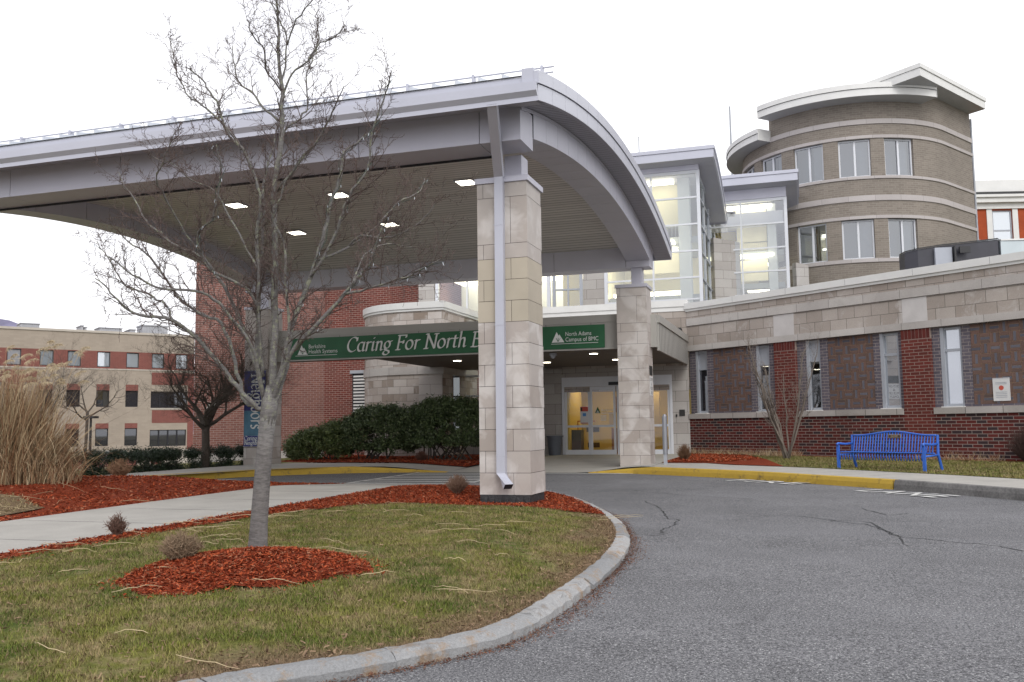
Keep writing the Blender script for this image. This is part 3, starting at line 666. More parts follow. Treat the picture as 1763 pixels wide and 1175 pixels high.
# ---------------------------------------------------------------- entrance building
ent=thing('entrance_building','low stone clad entrance block with lit sliding glass doors and flat taupe entry canopy','building',(-8,36.7,0))
YW=36.7
def wallh(m,fr,a0,a1,z0,z1,b,holes,dep,mi=0,mr=None,sgn=1,uo=0):
    # front faces at b, reveals to b+sgn*dep (inwards)
    A=sorted(set([a0,a1]+[h[0] for h in holes]+[h[1] for h in holes])); Z=sorted(set([z0,z1]+[h[2] for h in holes]+[h[3] for h in holes])); mr=mi if mr is None else mr
    for i in range(len(A)-1):
        for j in range(len(Z)-1):
            ca=(A[i]+A[i+1])/2; cz=(Z[j]+Z[j+1])/2
            if any(h[0]<ca<h[1] and h[2]<cz<h[3] for h in holes): continue
            q=[(A[i],Z[j]),(A[i+1],Z[j]),(A[i+1],Z[j+1]),(A[i],Z[j+1])]
            m.face([fr.pt(a,b,z) for a,z in q],mi,[(a+uo,z) for a,z in q])
    d=b+sgn*dep
    for h in holes:
        for (p,q) in (((h[0],h[2]),(h[1],h[2])),((h[1],h[2]),(h[1],h[3])),((h[1],h[3]),(h[0],h[3])),((h[0],h[3]),(h[0],h[2]))):
            m.face([fr.pt(p[0],b,p[1]),fr.pt(q[0],b,q[1]),fr.pt(q[0],d,q[1]),fr.pt(p[0],d,p[1])],mr,[(0,p[1]),(dep,q[1]),(dep,q[1]+.1),(0,p[1]+.1)] )
m=MB()
wallh(m,FU,-10.35,-4.42,.0,3.95,YW,[(-9.62,-5.08,.0,3.60)],.35)
m.box(FU,-10.4,-9.55,YW-.16,YW-.001,3.72,3.95); 
m.face([(-14.3,YW+.02,0),(-12.9,YW+.02,0),(-12.9,YW+.02,.9),(-14.3,YW+.02,.9)])
wallh(m,FU,-12.85,-10.35,.0,6.3,YW+.0,[(-12.6,-10.6,.9,5.9)],.3)
m.build('stone_wall',mStoneE,ent)
m=MB(); wallh(m,FU,-10.35,-4.40,3.95,6.12,YW+.001,[],.3); m.box(FU,-10.36,-4.41,YW+.01,YW+.5,3.0,6.1); m.build('upper_wall',mStone,ent)
m=MB(); m.box(FU,-10.7,-4.38,YW-.07,YW+.5,6.30,6.56); m.box(FU,-10.7,-4.38,YW-.03,YW+.45,6.12,6.299); m.build('roof_coping',mWhite,ent)
# left glazed strip (seen left of the near pillar)
m=MB()
for z in (.9,2.0,2.9,3.75,4.6,5.8): m.box(FU,-13.95,-12.65,YW+.04,YW+.14,z,z+.07)
for a in (-13.98,-13.1,-12.66): m.box(FU,a,a+.07,YW+.03,YW+.15,.9,6.4)
fw=m.build('window',mFrameW,ent); m=MB(); m.face([(-13.9,YW+.09,.9),(-12.62,YW+.09,.9),(-12.62,YW+.09,6.4),(-13.9,YW+.09,6.4)]); m.build('pane',mGlassC,fw)
# entry canopy
m=MB(); m.box(FU,-18.0,-5.5,28.66,29.26,4.05,5.12); m.box(FU,-14.4,-4.44,29.27,YW-.2,4.05,4.6)
m.box(FU,-5.58,-4.44,28.9,29.4,4.06,5.10)
for x in np.arange(-17,-5.6,1.5): m.box(FU,x,x+.008,28.655,28.66,4.05,5.12,1)
m.build('entry_canopy',[mFascia,mDark],ent)
m=MB(); m.box(FU,-18.0,-5.56,28.64,28.70,4.90,5.14); m.box(FU,-18.0,-5.56,28.62,28.66,4.03,4.075); m.build('canopy_trim',mFascia,ent)
m=MB(); m.box(FU,-4.47,-4.40,29.15,YW-.08,3.97,4.85); 
m.box(FU,-4.50,-4.36,29.10,YW-.05,4.86,5.11)
for y in np.arange(29.3,36.5,.32): m.box(FU,-4.40,-4.395,y,y+.012,3.98,4.84,1)
m.build('side_fascia',[mFascia,mDark],ent)
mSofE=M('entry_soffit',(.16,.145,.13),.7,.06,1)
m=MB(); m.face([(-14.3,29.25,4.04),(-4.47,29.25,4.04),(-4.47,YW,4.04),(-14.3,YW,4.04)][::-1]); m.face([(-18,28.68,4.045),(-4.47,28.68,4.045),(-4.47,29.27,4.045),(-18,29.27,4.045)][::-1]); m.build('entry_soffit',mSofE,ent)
for x,y in ((-6.75,30.1),(-6.6,33.2),(-9.3,30.1),(-9.3,33.4),(-12,31)):
    m=MB(); c=[(x+.17*math.cos(a),y+.17*math.sin(a)) for a in np.linspace(0,2*math.pi,20,endpoint=False)]
    m.prism(FU,c,4.018,4.036); fr=m.build('recessed_light',mFrameW,ent); m=MB(); c=[(x+.14*math.cos(a),y+.14*math.sin(a)) for a in np.linspace(0,2*math.pi,20,endpoint=False)]; m.prism(FU,c,4.010,4.017); m.build('lamp_disc',emit('downlight_glow',(1,.9,.7),9),fr)
m=MB(); x,y=-8.0,29.5; m.prism(FU,[(x+.12*math.cos(a),y+.12*math.sin(a)) for a in np.linspace(0,2*math.pi,16,endpoint=False)],3.96,4.035); m.tube([(x,y,3.97),(x,y,3.90),(x,y,3.86)],[.09,.08,.03],12); m.build('dome_camera',mFrameG,ent)
# sliding doors
zf=.43
def panelframe(name,a0,a1,z0,z1,b,w,mid=None,par=ent,wb=.2,glass=mGlassC,fm=mFrameW,th=.05,fr=FU):
    m=MB(); m.box(fr,a0,a0+w,b,b+th,z0,z1); m.box(fr,a1-w,a1,b,b+th,z0,z1); m.box(fr,a0+w,a1-w,b,b+th,z1-w*1.4,z1-.001); m.box(fr,a0+w,a1-w,b,b+th,z0+.001,z0+wb)
    if mid: m.box(fr,a0+w,a1-w,b,b+th,mid,mid+.09)
    f=m.build(name,fm,par); m=MB(); m.face([fr.pt(a0+w,b+th/2,z0+wb),fr.pt(a1-w,b+th/2,z0+wb),fr.pt(a1-w,b+th/2,z1-w),fr.pt(a0+w,b+th/2,z1-w)]); m.build('pane',glass,f); return f
m=MB(); m.box(FU,-9.6,-9.5,YW-.03,YW+.12,zf,3.6); m.box(FU,-5.18,-5.08,YW-.03,YW+.12,zf,3.6); m.box(FU,-9.5,-5.18,YW-.03,YW+.12,3.22,3.6); m.box(FU,-9.5,-5.18,YW-.06,YW-.031,3.21,3.25)
m.build('door_frame',mFrameW,ent)
for i,(a,b_) in enumerate(((-9.5,-8.42),(-8.42,-7.36),(-7.32,-6.26),(-6.26,-5.18))):
    panelframe('sliding_door',a+.005,b_-.005,zf+.01,3.2,YW+(.02 if i in(0,3) else -.04),.09,1.55)
m=MB(); m.box(FU,-7.62,-7.1,YW-.13,YW-.061,3.24,3.37); m.build('door_sensor',mBlack,ent)
# interior
mYW=M('cream_yellow_wall',(.62,.46,.15),.8,.04,1); mFl=M('interior_floor',(.18,.12,.06),.5,.2,2)
m=MB()
m.face([(-10.6,YW+4,zf),(-4.4,YW+4,zf),(-4.4,YW+4,3.7),(-10.6,YW+4,3.7)]); m.face([(-10.3,YW+.3,zf),(-10.3,YW+4,zf),(-10.3,YW+4,3.7),(-10.3,YW+.3,3.7)]); m.face([(-4.6,YW+.3,zf),(-4.6,YW+4,zf),(-4.6,YW+4,3.7),(-4.6,YW+.3,3.7)])
m.box(FU,-9.45,-9.35,YW+.2,YW+2.4,zf,3.7)
m.build('interior_wall',mYW,ent)
m=MB(); m.face([(-10.6,YW+.1,zf),(-4.4,YW+.1,zf),(-4.4,YW+4,zf),(-10.6,YW+4,zf)]); m.build('interior_floor',mFl,ent); m=MB(); m.face([(-10.6,YW+.1,3.69),(-4.4,YW+.1,3.69),(-4.4,YW+4,3.69),(-10.6,YW+4,3.69)]); m.build('interior_ceiling',mFl,ent)
mWarm=emit('warm_ceiling_panel',(1,.80,.42),7)
m=MB(); m.box(FU,-9.0,-7.6,YW+1.2,YW+1.8,3.60,3.66); m.box(FU,-6.9,-5.6,YW+1.2,YW+1.8,3.60,3.66); m.build('interior_lamp',mWarm,ent)
mWood=M('brown_wood_panel',(.16,.07,.04),.5,.2,3)
for q in ((-8.1,-7.5,YW+2.6,YW+2.8,zf,1.5),(-7.48,-6.9,YW+2.6,YW+2.8,zf,1.5),(-8.15,-7.2,YW+3.9,YW+3.95,2.1,2.9)): m=MB(); m.box(FU,*q); m.build('wood_cabinet',mWood,ent)
mBeige=M('beige_panel',(.50,.37,.19),.7,.05,2); m=MB(); m.box(FU,-7.75,-7.36,YW+.5,YW+.52,1.55,2.15); m.build('interior_board',mBeige,ent); m=MB(); m.box(FU,-6.5,-5.9,YW+2,YW+2.1,1.5,3.0);m.build('interior_board',mBeige,ent)
m=MB(); m.box(FU,-9.42,-8.95,YW+.5,YW+1.0,zf,1.45); m.build('grey_cart',mGreyBin,ent)
mOl=M('olive_dark',(.06,.05,.02),.8,.1,3)
m=MB(); m.box(FU,-8.95,-8.4,YW+1.5,YW+1.55,1.35,1.60); m.build('chair_back',mOl,ent); m=MB(); m.box(FU,-8.9,-8.4,YW+1.5,YW+1.55,.7,.9); m.build('chair_seat',mOl,ent)
mOr=M('orange_rail',(.45,.13,.03),.5,.1,3); m=MB(); m.box(FU,-9.2,-8.45,YW+1.0,YW+1.03,1.78,1.83); m.box(FU,-9.22,-9.18,YW+1.0,YW+1.03,1.4,1.83); m.build('orange_rail',mOr,ent)
# door stickers
pp=M('poster_paper',(.62,.62,.62),.6,.03,3); pr_=M('poster_red',(.50,.08,.05),.6,.1,8); pb=M('poster_blue',(.06,.22,.5),.6,.1,8); pk=M('poster_black',(.02,.02,.02),.6,.1,8); pg=M('sign_green',(.012,.10,.038),.55,.12,2)
m=MB(); Y=YW-.002
m.box(FU,-8.84,-8.51,Y,Y+.003,1.70,2.40,0); m.box(FU,-8.835,-8.515,Y-.003,Y-.001,2.20,2.39,1); m.box(FU,-8.83,-8.52,Y-.003,Y-.001,1.71,1.74,1); m.box(FU,-8.74,-8.60,Y-.003,Y-.001,2.0,2.13,2); m.box(FU,-8.83,-8.75,Y-.005,Y-.004,2.22,2.36,3)
m.build('door_poster',[pp,pr_,pb,pk],ent)
m=MB(); Y=YW-.06
m.face([(-8.22,Y,2.12),(-7.98,Y,2.12),(-8.1,Y,2.38)],0); m.face([(-8.16,Y-.002,2.14),(-8.04,Y-.002,2.14),(-8.1,Y-.002,2.24)],1)
addtext(m,'Berkshire',.13,(-7.95,Y,2.20),(1,0,0),(0,0,1),1,width=.5); addtext(m,'Health Systems',.11,(-7.95,Y,2.08),(1,0,0),(0,0,1),1,width=.5)
for z in (1.98,1.9,1.82): m.box(FU,-7.98,-7.75,Y,Y+.002,z,z+.04,1)
m.build('door_lettering',[pg,pp],ent)
m=MB(); cxx=-7.06
rg=[(cxx+.12*math.cos(a),2.22+.12*math.sin(a)) for a in np.linspace(0,2*math.pi,24,endpoint=False)]; ri=[(cxx+.10*math.cos(a),2.22+.10*math.sin(a)) for a in np.linspace(0,2*math.pi,24,endpoint=False)]
m.face([(a,Y+.004,z) for a,z in rg],0)
for i in range(24): j=(i+1)%24; m.face([(rg[i][0],Y,rg[i][1]),(rg[j][0],Y,rg[j][1]),(ri[j][0],Y,ri[j][1]),(ri[i][0],Y,ri[i][1])],1)
m.face([(cxx-.085,Y,2.145),(cxx-.07,Y,2.13),(cxx+.085,Y,2.29),(cxx+.07,Y,2.305)],1)
m.box(FU,cxx-.05,cxx+.08,Y-.002,Y,2.23,2.265,1); m.box(FU,cxx+.03,cxx+.065,Y-.003,Y-.001,2.15,2.24,1)
for z in (2.02,1.95,1.88,1.81): m.box(FU,cxx-.14,cxx+.14,Y,Y+.002,z,z+.03,1)
m.build('prohibition_sign',[pp,pk],ent)
# wall plate, button right of the door
m=MB(); m.box(FU,-4.82,-4.60,YW-.03,YW-.002,1.95,2.2); m.build('wall_plaque',pk,ent); m=MB(); m.box(FU,-4.96,-4.90,YW-.04,YW-.002,1.92,2.02); m.build('door_button',pk,ent)
m=MB(); m.box(FU,-5.0,-4.6,YW-.5,YW-.1,5.25,5.40); m.box(FU,-4.7,-4.62,YW-.5,YW-.42,5.12,5.25); m.build('wall_lamp',mBlack,ent)
# banners
bn=thing('green_banner','long green fabric banner with white lettering hung on the taupe entry canopy fascia','banner',(-11.8,28.6,4.4))
m=MB(); Yb=28.60
for k in range(60):
    a=-17.45+ k*(11.41/60); b_=a+11.41/60; f=lambda x,z: Yb+.012*math.sin(x*2.1+z*3)+.008*math.sin(x*5.3-z*5)
    for z0,z1 in ((4.085,4.33),(4.33,4.58),(4.58,4.83)): m.face([(a,f(a,z0),z0),(b_,f(b_,z0),z0),(b_,f(b_,z1),z1),(a,f(a,z1),z1)],0)
m.build('banner_cloth',pg,bn,smooth=True)
bt=M('banner_white_print',(.66,.68,.66),.6,.03,3)
m=MB(); calli(m,'Caring For North Berkshire',.50,(-15.2,Yb-.035,4.28),(1,0,0),(0,0,1),nib=.075,width=7.0)
def logo(m,x,z,s,Y):
    m.face([(x,Y,z),(x+s,Y,z),(x+s*.62,Y,z+s*.62),(x+s*.55,Y,z+s*.52),(x+s*.40,Y,z+s*.82),(x+s*.1,Y,z+s*.2)],0)
    for dx in (-.12,0,.12): m.face([(x+s*(.5+dx*1.3),Y-.003,z+s*.32),(x+s*(.5+dx*1.3)+.02,Y-.003,z+s*.34),(x+s*.52,Y-.003,z+s*.05),(x+s*.48,Y-.003,z+s*.05)],1)
    m.face([(x+s*.49,Y-.004,z+s*.05),(x+s*.52,Y-.004,z+s*.05),(x+s*.51,Y-.004,z+s*.5)],1)
logo(m,-17.12,4.24,.42,Yb-.035)
addtext(m,'Berkshire',.20,(-16.68,Yb-.035,4.46),(1,0,0),(0,0,1),0,width=.66); addtext(m,'Health Systems',.20,(-16.68,Yb-.035,4.28),(1,0,0),(0,0,1),0,width=1.13)
m.box(FU,-17.2,-15.55,Yb-.037,Yb-.034,4.20,4.215)
logo(m,-7.78,4.30,.42,Yb-.035)
addtext(m,'North Adams',.19,(-7.33,Yb-.035,4.50),(1,0,0),(0,0,1),0,width=.85); addtext(m,'Campus of BMC',.19,(-7.33,Yb-.035,4.32),(1,0,0),(0,0,1),0,width=1.08)
m.box(FU,-7.8,-6.25,Yb-.037,Yb-.034,4.245,4.26)
m.build('banner_lettering',[bt,pg],bn)
vb=thing('vertical_banner','narrow blue and teal vertical banner with white lettering on the far left stone pillar','banner',(-18.6,28.1,2.4))
pn=M('banner_navy',(.03,.035,.17),.6,.1,2); pt_=M('banner_teal',(.07,.17,.25),.6,.25,2.5)
m=MB(); Yb=28.12; m.box(FU,-18.98,-18.12,Yb,Yb+.01,2.30,3.70,0); m.box(FU,-18.98,-18.12,Yb,Yb+.01,1.42,2.295,1); m.box(FU,-18.98,-18.12,Yb,Yb+.01,1.05,1.415,0); m.build('banner_cloth',[pn,pt_],vb)
m=MB(); calli(m,'Neighbors',.52,(-18.68,Yb-.02,3.60),(0,0,-1),(1,0,0),shear=0,width=1.95,nib=.08); calli(m,'Caring',.15,(-18.94,Yb-.02,1.26),(1,0,0),(0,0,1),shear=0,width=.52); calli(m,'Neighbors',.15,(-18.94,Yb-.02,1.10),(1,0,0),(0,0,1),shear=0,width=.74); m.build('banner_lettering',bt,vb)
m=MB(); m.box(FU,-19.0,-18.1,Yb+.012,Yb+.04,3.68,3.72); m.box(FU,-19.0,-18.1,Yb+.012,Yb+.04,1.04,1.07); m.build('banner_rod',mFrameG,vb)
# pick-up signs on the pillars' right faces
def psign(x,y,lab):
    s=thing('traffic_sign',lab,'sign',(x,y,2.9),'pick up signs on the far pillars')
    m=MB(); m.box(FU,x,x+.012,y,y+.5,2.52,3.12); m.box(FU,x,x+.012,y,y+.5,3.16,3.45,1); m.build('sign_plate',[pp,pk],s)
    m=MB()
    for t,z,w in (('DROP OFF',2.98,.42),('&',2.84,.09),('PICK UP',2.70,.40),('ONLY',2.56,.36)):
        addtext(m,t,.14,(x+.014,y+.25-w/2,z),(0,1,0),(0,0,1),0,width=w)
    m.build('sign_lettering',pk,s)
psign(-18.085,28.30,'white drop off and pick up sign with black top on the far left banner pillar'); psign(-4.615,28.42,'white drop off and pick up sign with black top on the pillar nearest the doors')
# round stone bay
bay=thing('round_stone_bay','pale stone clad bay with rounded left end and white coping behind the evergreen shrubs','building',(-16,34,0))
xr=-13.86; yf=34.2
def baypath(off=0):
    p=[(xr+off,YW+1.5),(xr+off,yf-off)]+[(-15.2,yf-off)]
    cx_,cy_,r=-15.6,yf+3.05,3.05+off
    for a in np.linspace(-90,-190,22): p.append((cx_+r*.95*math.cos(R_(a)),cy_+r*math.sin(R_(a))))
    p.append((cx_-r*.8,cy_+3)); return p
def ring(m,p,z0,z1,mi=0,top=True):
    u=0
    for q,r in zip(p[:-1],p[1:]):
        l=math.dist(q,r); m.face([(r[0],r[1],z0),(q[0],q[1],z0),(q[0],q[1],z1),(r[0],r[1],z1)],mi,[(u+l,z0),(u,z0),(u,z1),(u+l,z1)]); u+=l
    if top: m.face([(a,b,z1) for a,b in p[::-1]],mi); m.face([(a,b,z0) for a,b in p],mi)
m=MB(); ring(m,baypath(),0,6.45); m.build('stone_wall',mStoneS,bay)
m=MB(); ring(m,baypath(.09),6.46,6.72); ring(m,baypath(.05),6.36,6.459); m.build('roof_coping',mWhite,bay)
m=MB(); ring(m,baypath(.05),3.78,4.10); m.build('stone_band',mStoneL,bay)
m=MB(); m.box(FU,xr-.001,xr+.02,35.3,36.0,.6,3.75); m.build('window',mGlassD,bay)
m=MB(); m.box(FU,-14.9,-13.88,yf-.03,yf+.2,0,3.7); m.build('corner_stones',brick('corner_block',(.50,.46,.43),(.43,.385,.355),(.2,.18,.16),1.2,.42,.007,.1),bay)
# ---------------------------------------------------------------- glazed atrium bays
mCream=M('cream_interior',(.80,.74,.55),.8,.05,.8); mWhiteI=M('white_interior_column',(.66,.68,.70),.7,.03,1); mGreyI=M('grey_interior',(.40,.42,.42),.8,.05,1); mYelI=M('yellow_interior',(.62,.48,.10),.8,.05,1)
mStrip=emit('strip_glow',(1,.93,.70),3.2)  # glow for the added bay strips and the lit tower room
def glazed(parent,fr,a0,a1,z0,z1,rows,cols,b=0,w=.09,depthdir=1,fm=mFrameW,gm=mGlassA):
    m=MB(); m.box(fr,a0,a0+w*1.6,b-.03,b+.12,z0,z1); m.box(fr,a1-w*1.6,a1,b-.03,b+.12,z0,z1)
    for z in rows: m.box(fr,a0+w*1.6,a1-w*1.6,b-.01,b+.1,z-w*.4,z+w*.4)
    for a in cols: m.box(fr,a-w*.4,a+w*.4,b-.015,b+.105,z0,z1)
    m.box(fr,a0+w*1.6,a1-w*1.6,b-.02,b+.11,z1-w*1.5,z1)
    f=m.build('window',fm,parent); m=MB(); m.face([fr.pt(a0,b+.05,z0),fr.pt(a1,b+.05,z0),fr.pt(a1,b+.05,z1),fr.pt(a0,b+.05,z1)]); m.build('pane',gm,f); return f
at=thing('glass_atrium','stepped glass walled stair bays with curved lavender grey roofs between canopy and round tower','building',(-4,42,0))
FY=Fr((0,0,0),R_(90),-1)  # a = Y, b = +X
# bay A
rowsA=[12.45-1.0*i*1.13 for i in range(1,7)]
rowsA=[11.28,10.12,8.97,7.83,6.9]
glazed(at,FU,-8.2,-3.97,6.4,12.45,rowsA,[-6.05],b=39.0)
glazed(at,FY,39.0,44.8,6.4,12.2,rowsA,[40.9,42.9],b=-4.09,fm=mFrameG,gm=mGlassA)
# bay B
glazed(at,FU,-4.6,-.51,7.2,12.15,[10.95,9.8,8.7,7.6],[-2.62],b=44.0)
glazed(at,FY,44.0,48.5,7.2,12.0,[10.95,9.8,8.7,7.6],[45.4,47],b=-.63,fm=mFrameG)
def bayroof(x0,x1,y0,y1,zt,drop):
    def z_(y): t=max(0,(y-y0)/(y1-y0)); return zt-.5-drop*max(0,t)**1.8
    m=MB(); arcsheet(m,lambda y:z_(y)-.005,x0+.06,x1-.06,y0+.06,y1,14,1,flip=True); arcslab(m,z_,lambda y:z_(y)+.34,x0,x1,y0,y1,14,0,0); arcslab(m,lambda y:z_(y)+.35,lambda y:z_(y)+.5,x0-.02,x1+.04,y0-.04,y1,14,0,0)
    return m.build('roof',[mMetalL,mSoff],at)
bayroof(-11,-3.28,38.2,44.6,13.22,1.9); bayroof(-5.2,.02,43.2,49,13.2,2.4)
m=MB(); m.box(FU,-11,-4.0,38.95,39.2,12.46,12.85); m.box(FU,-11,-4.15,39.1,44,12.3,12.6);m.build('header_panel',mMetal,at); m=MB(); m.box(FU,-5,-.53,43.95,44.2,12.16,12.8); m.box(FU,-5,-.7,44.3,48,11.0,11.6); m.build('header_panel',mMetal,at)
# interiors
m=MB(); m.face([(-8.2,43.8,6),(-4.3,43.8,6),(-4.3,43.8,12.6),(-8.2,43.8,12.6)]); m.face([(-8.2,39.3,6),(-8.2,43.8,6),(-8.2,43.8,12.6),(-8.2,39.3,12.6)]); m.box(FU,-7.5,-4.95,40.6,43.8,10.4,12.3)
m.face([(-4.6,47.8,6),(-.8,47.8,6),(-.8,47.8,12),(-4.6,47.8,12)]); m.build('interior_wall',mCream,at)
for q in ((-2.9,-1.5,44.9,45.0,9.85,11.9),(-2.9,-1.5,44.9,45.0,8.4,9.4),(-3.95+-3.2,-5.1,40.3,40.35,8.3,9.2)): m=MB(); m.box(FU,*q); m.build('bounce_panel',mCream,at)  # cream panels added close behind the glass to catch sky light
m=MB(); m.face([(-4.6,44.3,7),(-4.6,47.7,7),(-4.6,47.7,11.9),(-4.6,44.3,11.9)]); m.box(FU,-4.0,-3.0,45.6,46,10.3,11.6);m.build('yellow_wall',mYelI,at)
for q in ((-5.0,-4.5,39.6,40.1,6,12.4),(-1.45,-1.05,44.5,44.9,6,12.0)): m=MB(); m.box(FU,*q); m.build('column',mWhiteI,at)
for q in ((-8.15,-4.2,39.9,43.7,6.95,7.23),(-8.15,-4.2,39.9,43.7,9.5,9.78),(-4.5,-.75,44.7,47.7,8.0,8.25),(-4.5,-.75,44.7,47.7,9.55,9.8)): m=MB(); m.box(FU,*q); m.build('floor_slab',mGreyI,at)
for z,x0,x1,y in ((9.28,-7.6,-5.2,40.6),(7.30,-8.0,-4.9,39.9),(6.85,-8.0,-5.1,40.5),(9.2,-2.5,-1.5,45.2),(7.95,-2.5,-1.5,45.2),(12.2,-7.6,-5.2,39.6),(11.85,-4.3,-1.2,44.3),(9.45,-7.8,-5.2,39.4),(9.5,-4.3,-1.2,44.4)): m=MB(); m.box(FU,x0,x1,y,y+.5,z,z+.12); m.build('fill_light_strip',mStrip,at)  # emissive strips added to brighten the bay interiors, not actual fixtures
m=MB()
for k in range(14): m.box(FU,-7.3+k*.16,-7.28+k*.16,40.2,40.22,9.78,10.3); m.box(FU,-2.6+k*.1,-2.59+k*.1,44.9,44.92,9.8,10.25)
m.box(FU,-7.4,-5.0,40.2,40.23,10.3,10.34); m.box(FU,-2.6,-1.2,44.9,44.93,10.25,10.29); m.build('railing',mFrameG,at)
# stone parts
FE=Fr((0,0,0),math.pi/2-R_(35.68),1)
def seg(m,p,q,z0,z1,th,z1b=None):
    p=Vector((*p,0));q=Vector((*q,0)); d=(q-p); l=d.length; a=math.atan2(d.y,d.x); fr=Fr((p.x,p.y,0),a,1); zb_=z1 if z1b is None else z1b
    P=fr.pt
    m.face([P(0,0,z0),P(l,0,z0),P(l,0,zb_),P(0,0,z1)],0,[(0,z0),(l,z0),(l,zb_),(0,z1)]); m.face([P(l,0,z0),P(l,th,z0),P(l,th,zb_),P(l,0,zb_)]); m.face([P(0,0,z1),P(l,0,zb_),P(l,th,zb_),P(0,th,z1)]); m.face([P(0,th,z0),P(0,0,z0),P(0,0,z1),P(0,th,z1)])
for sgm in (((-3.86,43.4),(-2.72,44.2),5.5,10.35,.3,10.18),((-.22,44.2),(.33,44.6),5.5,9.05,.3,8.95)): m=MB(); seg(m,*sgm); m.build('stone_wall',mStoneE,at)
for q in ((-9.15,-8.2,39.0,39.4,6,12.4),(-17.0,-16.2,39.0,39.4,6,12.4)): m=MB(); m.box(FU,*q); m.build('stone_pier',mStoneE,at)
# second glazed wall further left behind the canopy
glazed(at,FU,-16.15,-11.9,6.2,12.4,[11.3,10.1,8.7,6.75],[-14.6,-13.2],b=39.0); glazed(at,FU,-11.9,-10.55,6.2,12.4,[11.3,10.1,8.7,6.75],[],b=38.6)
glazed(at,Fr((-10.5,38.8,0),R_(8)),0,1.35,6.2,12.4,[11.3,9.6,7.6],[.7],b=0,fm=mFrameG)
m=MB(); m.face([(-16.2,42.5,6),(-9.2,42.5,6),(-9.2,42.5,12.4),(-16.2,42.5,12.4)]); m.build('interior_wall',mWhiteI,at)
m=MB(); m.box(FU,-14.6,-13.8,40.5,40.8,5.5,8.1); m.box(FU,-13.2,-12.7,40,40.3,5.5,8.4); m.box(FU,-10.4,-9.6,40.3,40.5,6,9);m.build('yellow_wall',mYelI,at)
m=MB(); m.box(FU,-16,-9.3,40.5,42.4,8.6,8.75); m.build('fill_light_strip',mStrip,at)
# ---------------------------------------------------------------- brick block (left)
bb=thing('brick_building','tall rose brick building without windows behind the far left canopy pillar','building',(-24,40,0))
A_=(-26.37,35.17); B_=(-22.66,40.31)
m=MB()
def vw(m,p,q,z0,z1,mi=0,uo=0):
    l=math.dist(p,q); m.face([(p[0],p[1],z0),(q[0],q[1],z0),(q[0],q[1],z1),(p[0],p[1],z1)],mi,[(uo,z0),(uo+l,z0),(uo+l,z1),(uo,z1)])
vw(m,A_,B_,-1,13.5); Cc=(-19.0,40.35); vw(m,B_,Cc,-1,13.5); vw(m,Cc,(-16.85,39.45),-1,13.5,0,3.66); vw(m,(-32.5,49.5),A_,-1,13.5)
m.face([(A_[0],A_[1],13.5),(B_[0],B_[1],13.5),(*Cc,13.5),(-16.85,39.45,13.5),(-16.85,52,13.5),(-32.5,52,13.5),(-32.5,49.5,13.5)])
vw(m,(-16.85,39.45),(-16.85,52),-1,13.5); m.build('brick_wall',mBrickB,bb)
mBrickBD=brick('deep_red_brick',(.185,.050,.038),(.13,.038,.030),(.34,.25,.22),.305,.1016,.010,.12)
m=MB(); vw(m,(B_[0]+.02,B_[1]-.015),(Cc[0],Cc[1]-.015),-1,13.4); vw(m,(Cc[0]+.01,Cc[1]-.02),(-16.86,39.43),-1,13.4,0,3.7); m.build('brick_return',mBrickBD,bb)
m=MB(); seg(m,(A_[0]-.03,A_[1]-.06),(B_[0]+.03,B_[1]-.06),-1,.62,.05); m.build('stone_plinth',mStoneL,bb)
m=MB(); m.box(FU,-21.05,-20.25,40.22,40.33,2.0,4.3)
for k in range(14): m.box(FU,-20.98,-20.32,40.19,40.22,2.1+k*.155,2.18+k*.155,1)
m.box(FU,-21.15,-20.2,40.15,40.34,4.3,4.45,2); m.build('louvre',[mDark,mWhite,mFrameG],bb)
m=MB(); seg(m,(-26.0,35.6),(-25.8,35.86),2.45,2.9,-.25); m.build('wall_lamp',mWhite,bb)
# ---------------------------------------------------------------- far left building
lb=thing('office_building','long cream and red brick building with rows of windows in the left background','building',(-66,62,0))
FL=Fr((-71.27,66.5,0),math.pi/2-R_(35.68),-1) # a along e2, b towards camera? 
mCreamB=brick('cream_block',(.375,.32,.265),(.34,.29,.24),(.32,.275,.23),.6,.2,.006,.10,bs=.1); mRedB=brick('red_panel_brick',(.22,.075,.062),(.18,.060,.052),(.27,.15,.125),.305,.1016,.008,.1)
FL=Fr((-71.27,66.5,0),math.pi/2-R_(35.68),1)
def lx(px): return None
FL=Fr((-71.16,66.63,0),math.pi/2-R_(35.68),1)
cols=[-7.9,-5.1,-2.3,.4,3.18,5.61,8.29,11.01,13.48,15.86]
W3=[(a,a+1.2,8.05,9.55) for a in cols]; W2=[(a,a+1.2,4.12,5.75) for a in cols[:8]]; W1=[(a,a+1.2,.28,2.0) for a in cols[:8]]
big=[(13.45,17.1,4.02,5.7),(13.43,17.05,.15,1.8)]
m=MB()
zones=[(-2.6,-.85,0),(-.85,7.75,0),(7.95,9.62,1),(9.62,11.4,0)]
def lz(z0,z1,mi,holes): wallh(m,FL,-12,17.75,z0,z1,0,holes,.25,mi,mr=0)
lz(-2.6,7.9,0,[h for h in W2+W1+big]+[]); lz(7.9,9.62,1,W3); lz(9.62,11.4,0,[])
m.face([FL.pt(-12,0,11.4),FL.pt(17.75,0,11.4),FL.pt(17.75,14,11.4),FL.pt(-12,14,11.4)]); m.face([FL.pt(17.75,0,-2.6),FL.pt(17.75,14,-2.6),FL.pt(17.75,14,11.4),FL.pt(17.75,0,11.4)])
m.build('wall',[mCreamB,mRedB],lb)
for a in cols[:8]:
    for q in ((5.75,6.35),(2.0,2.5)): m=MB(); m.box(FL,a,a+1.2,-.02,.1,*q); m.build('red_panel',mRedB,lb)
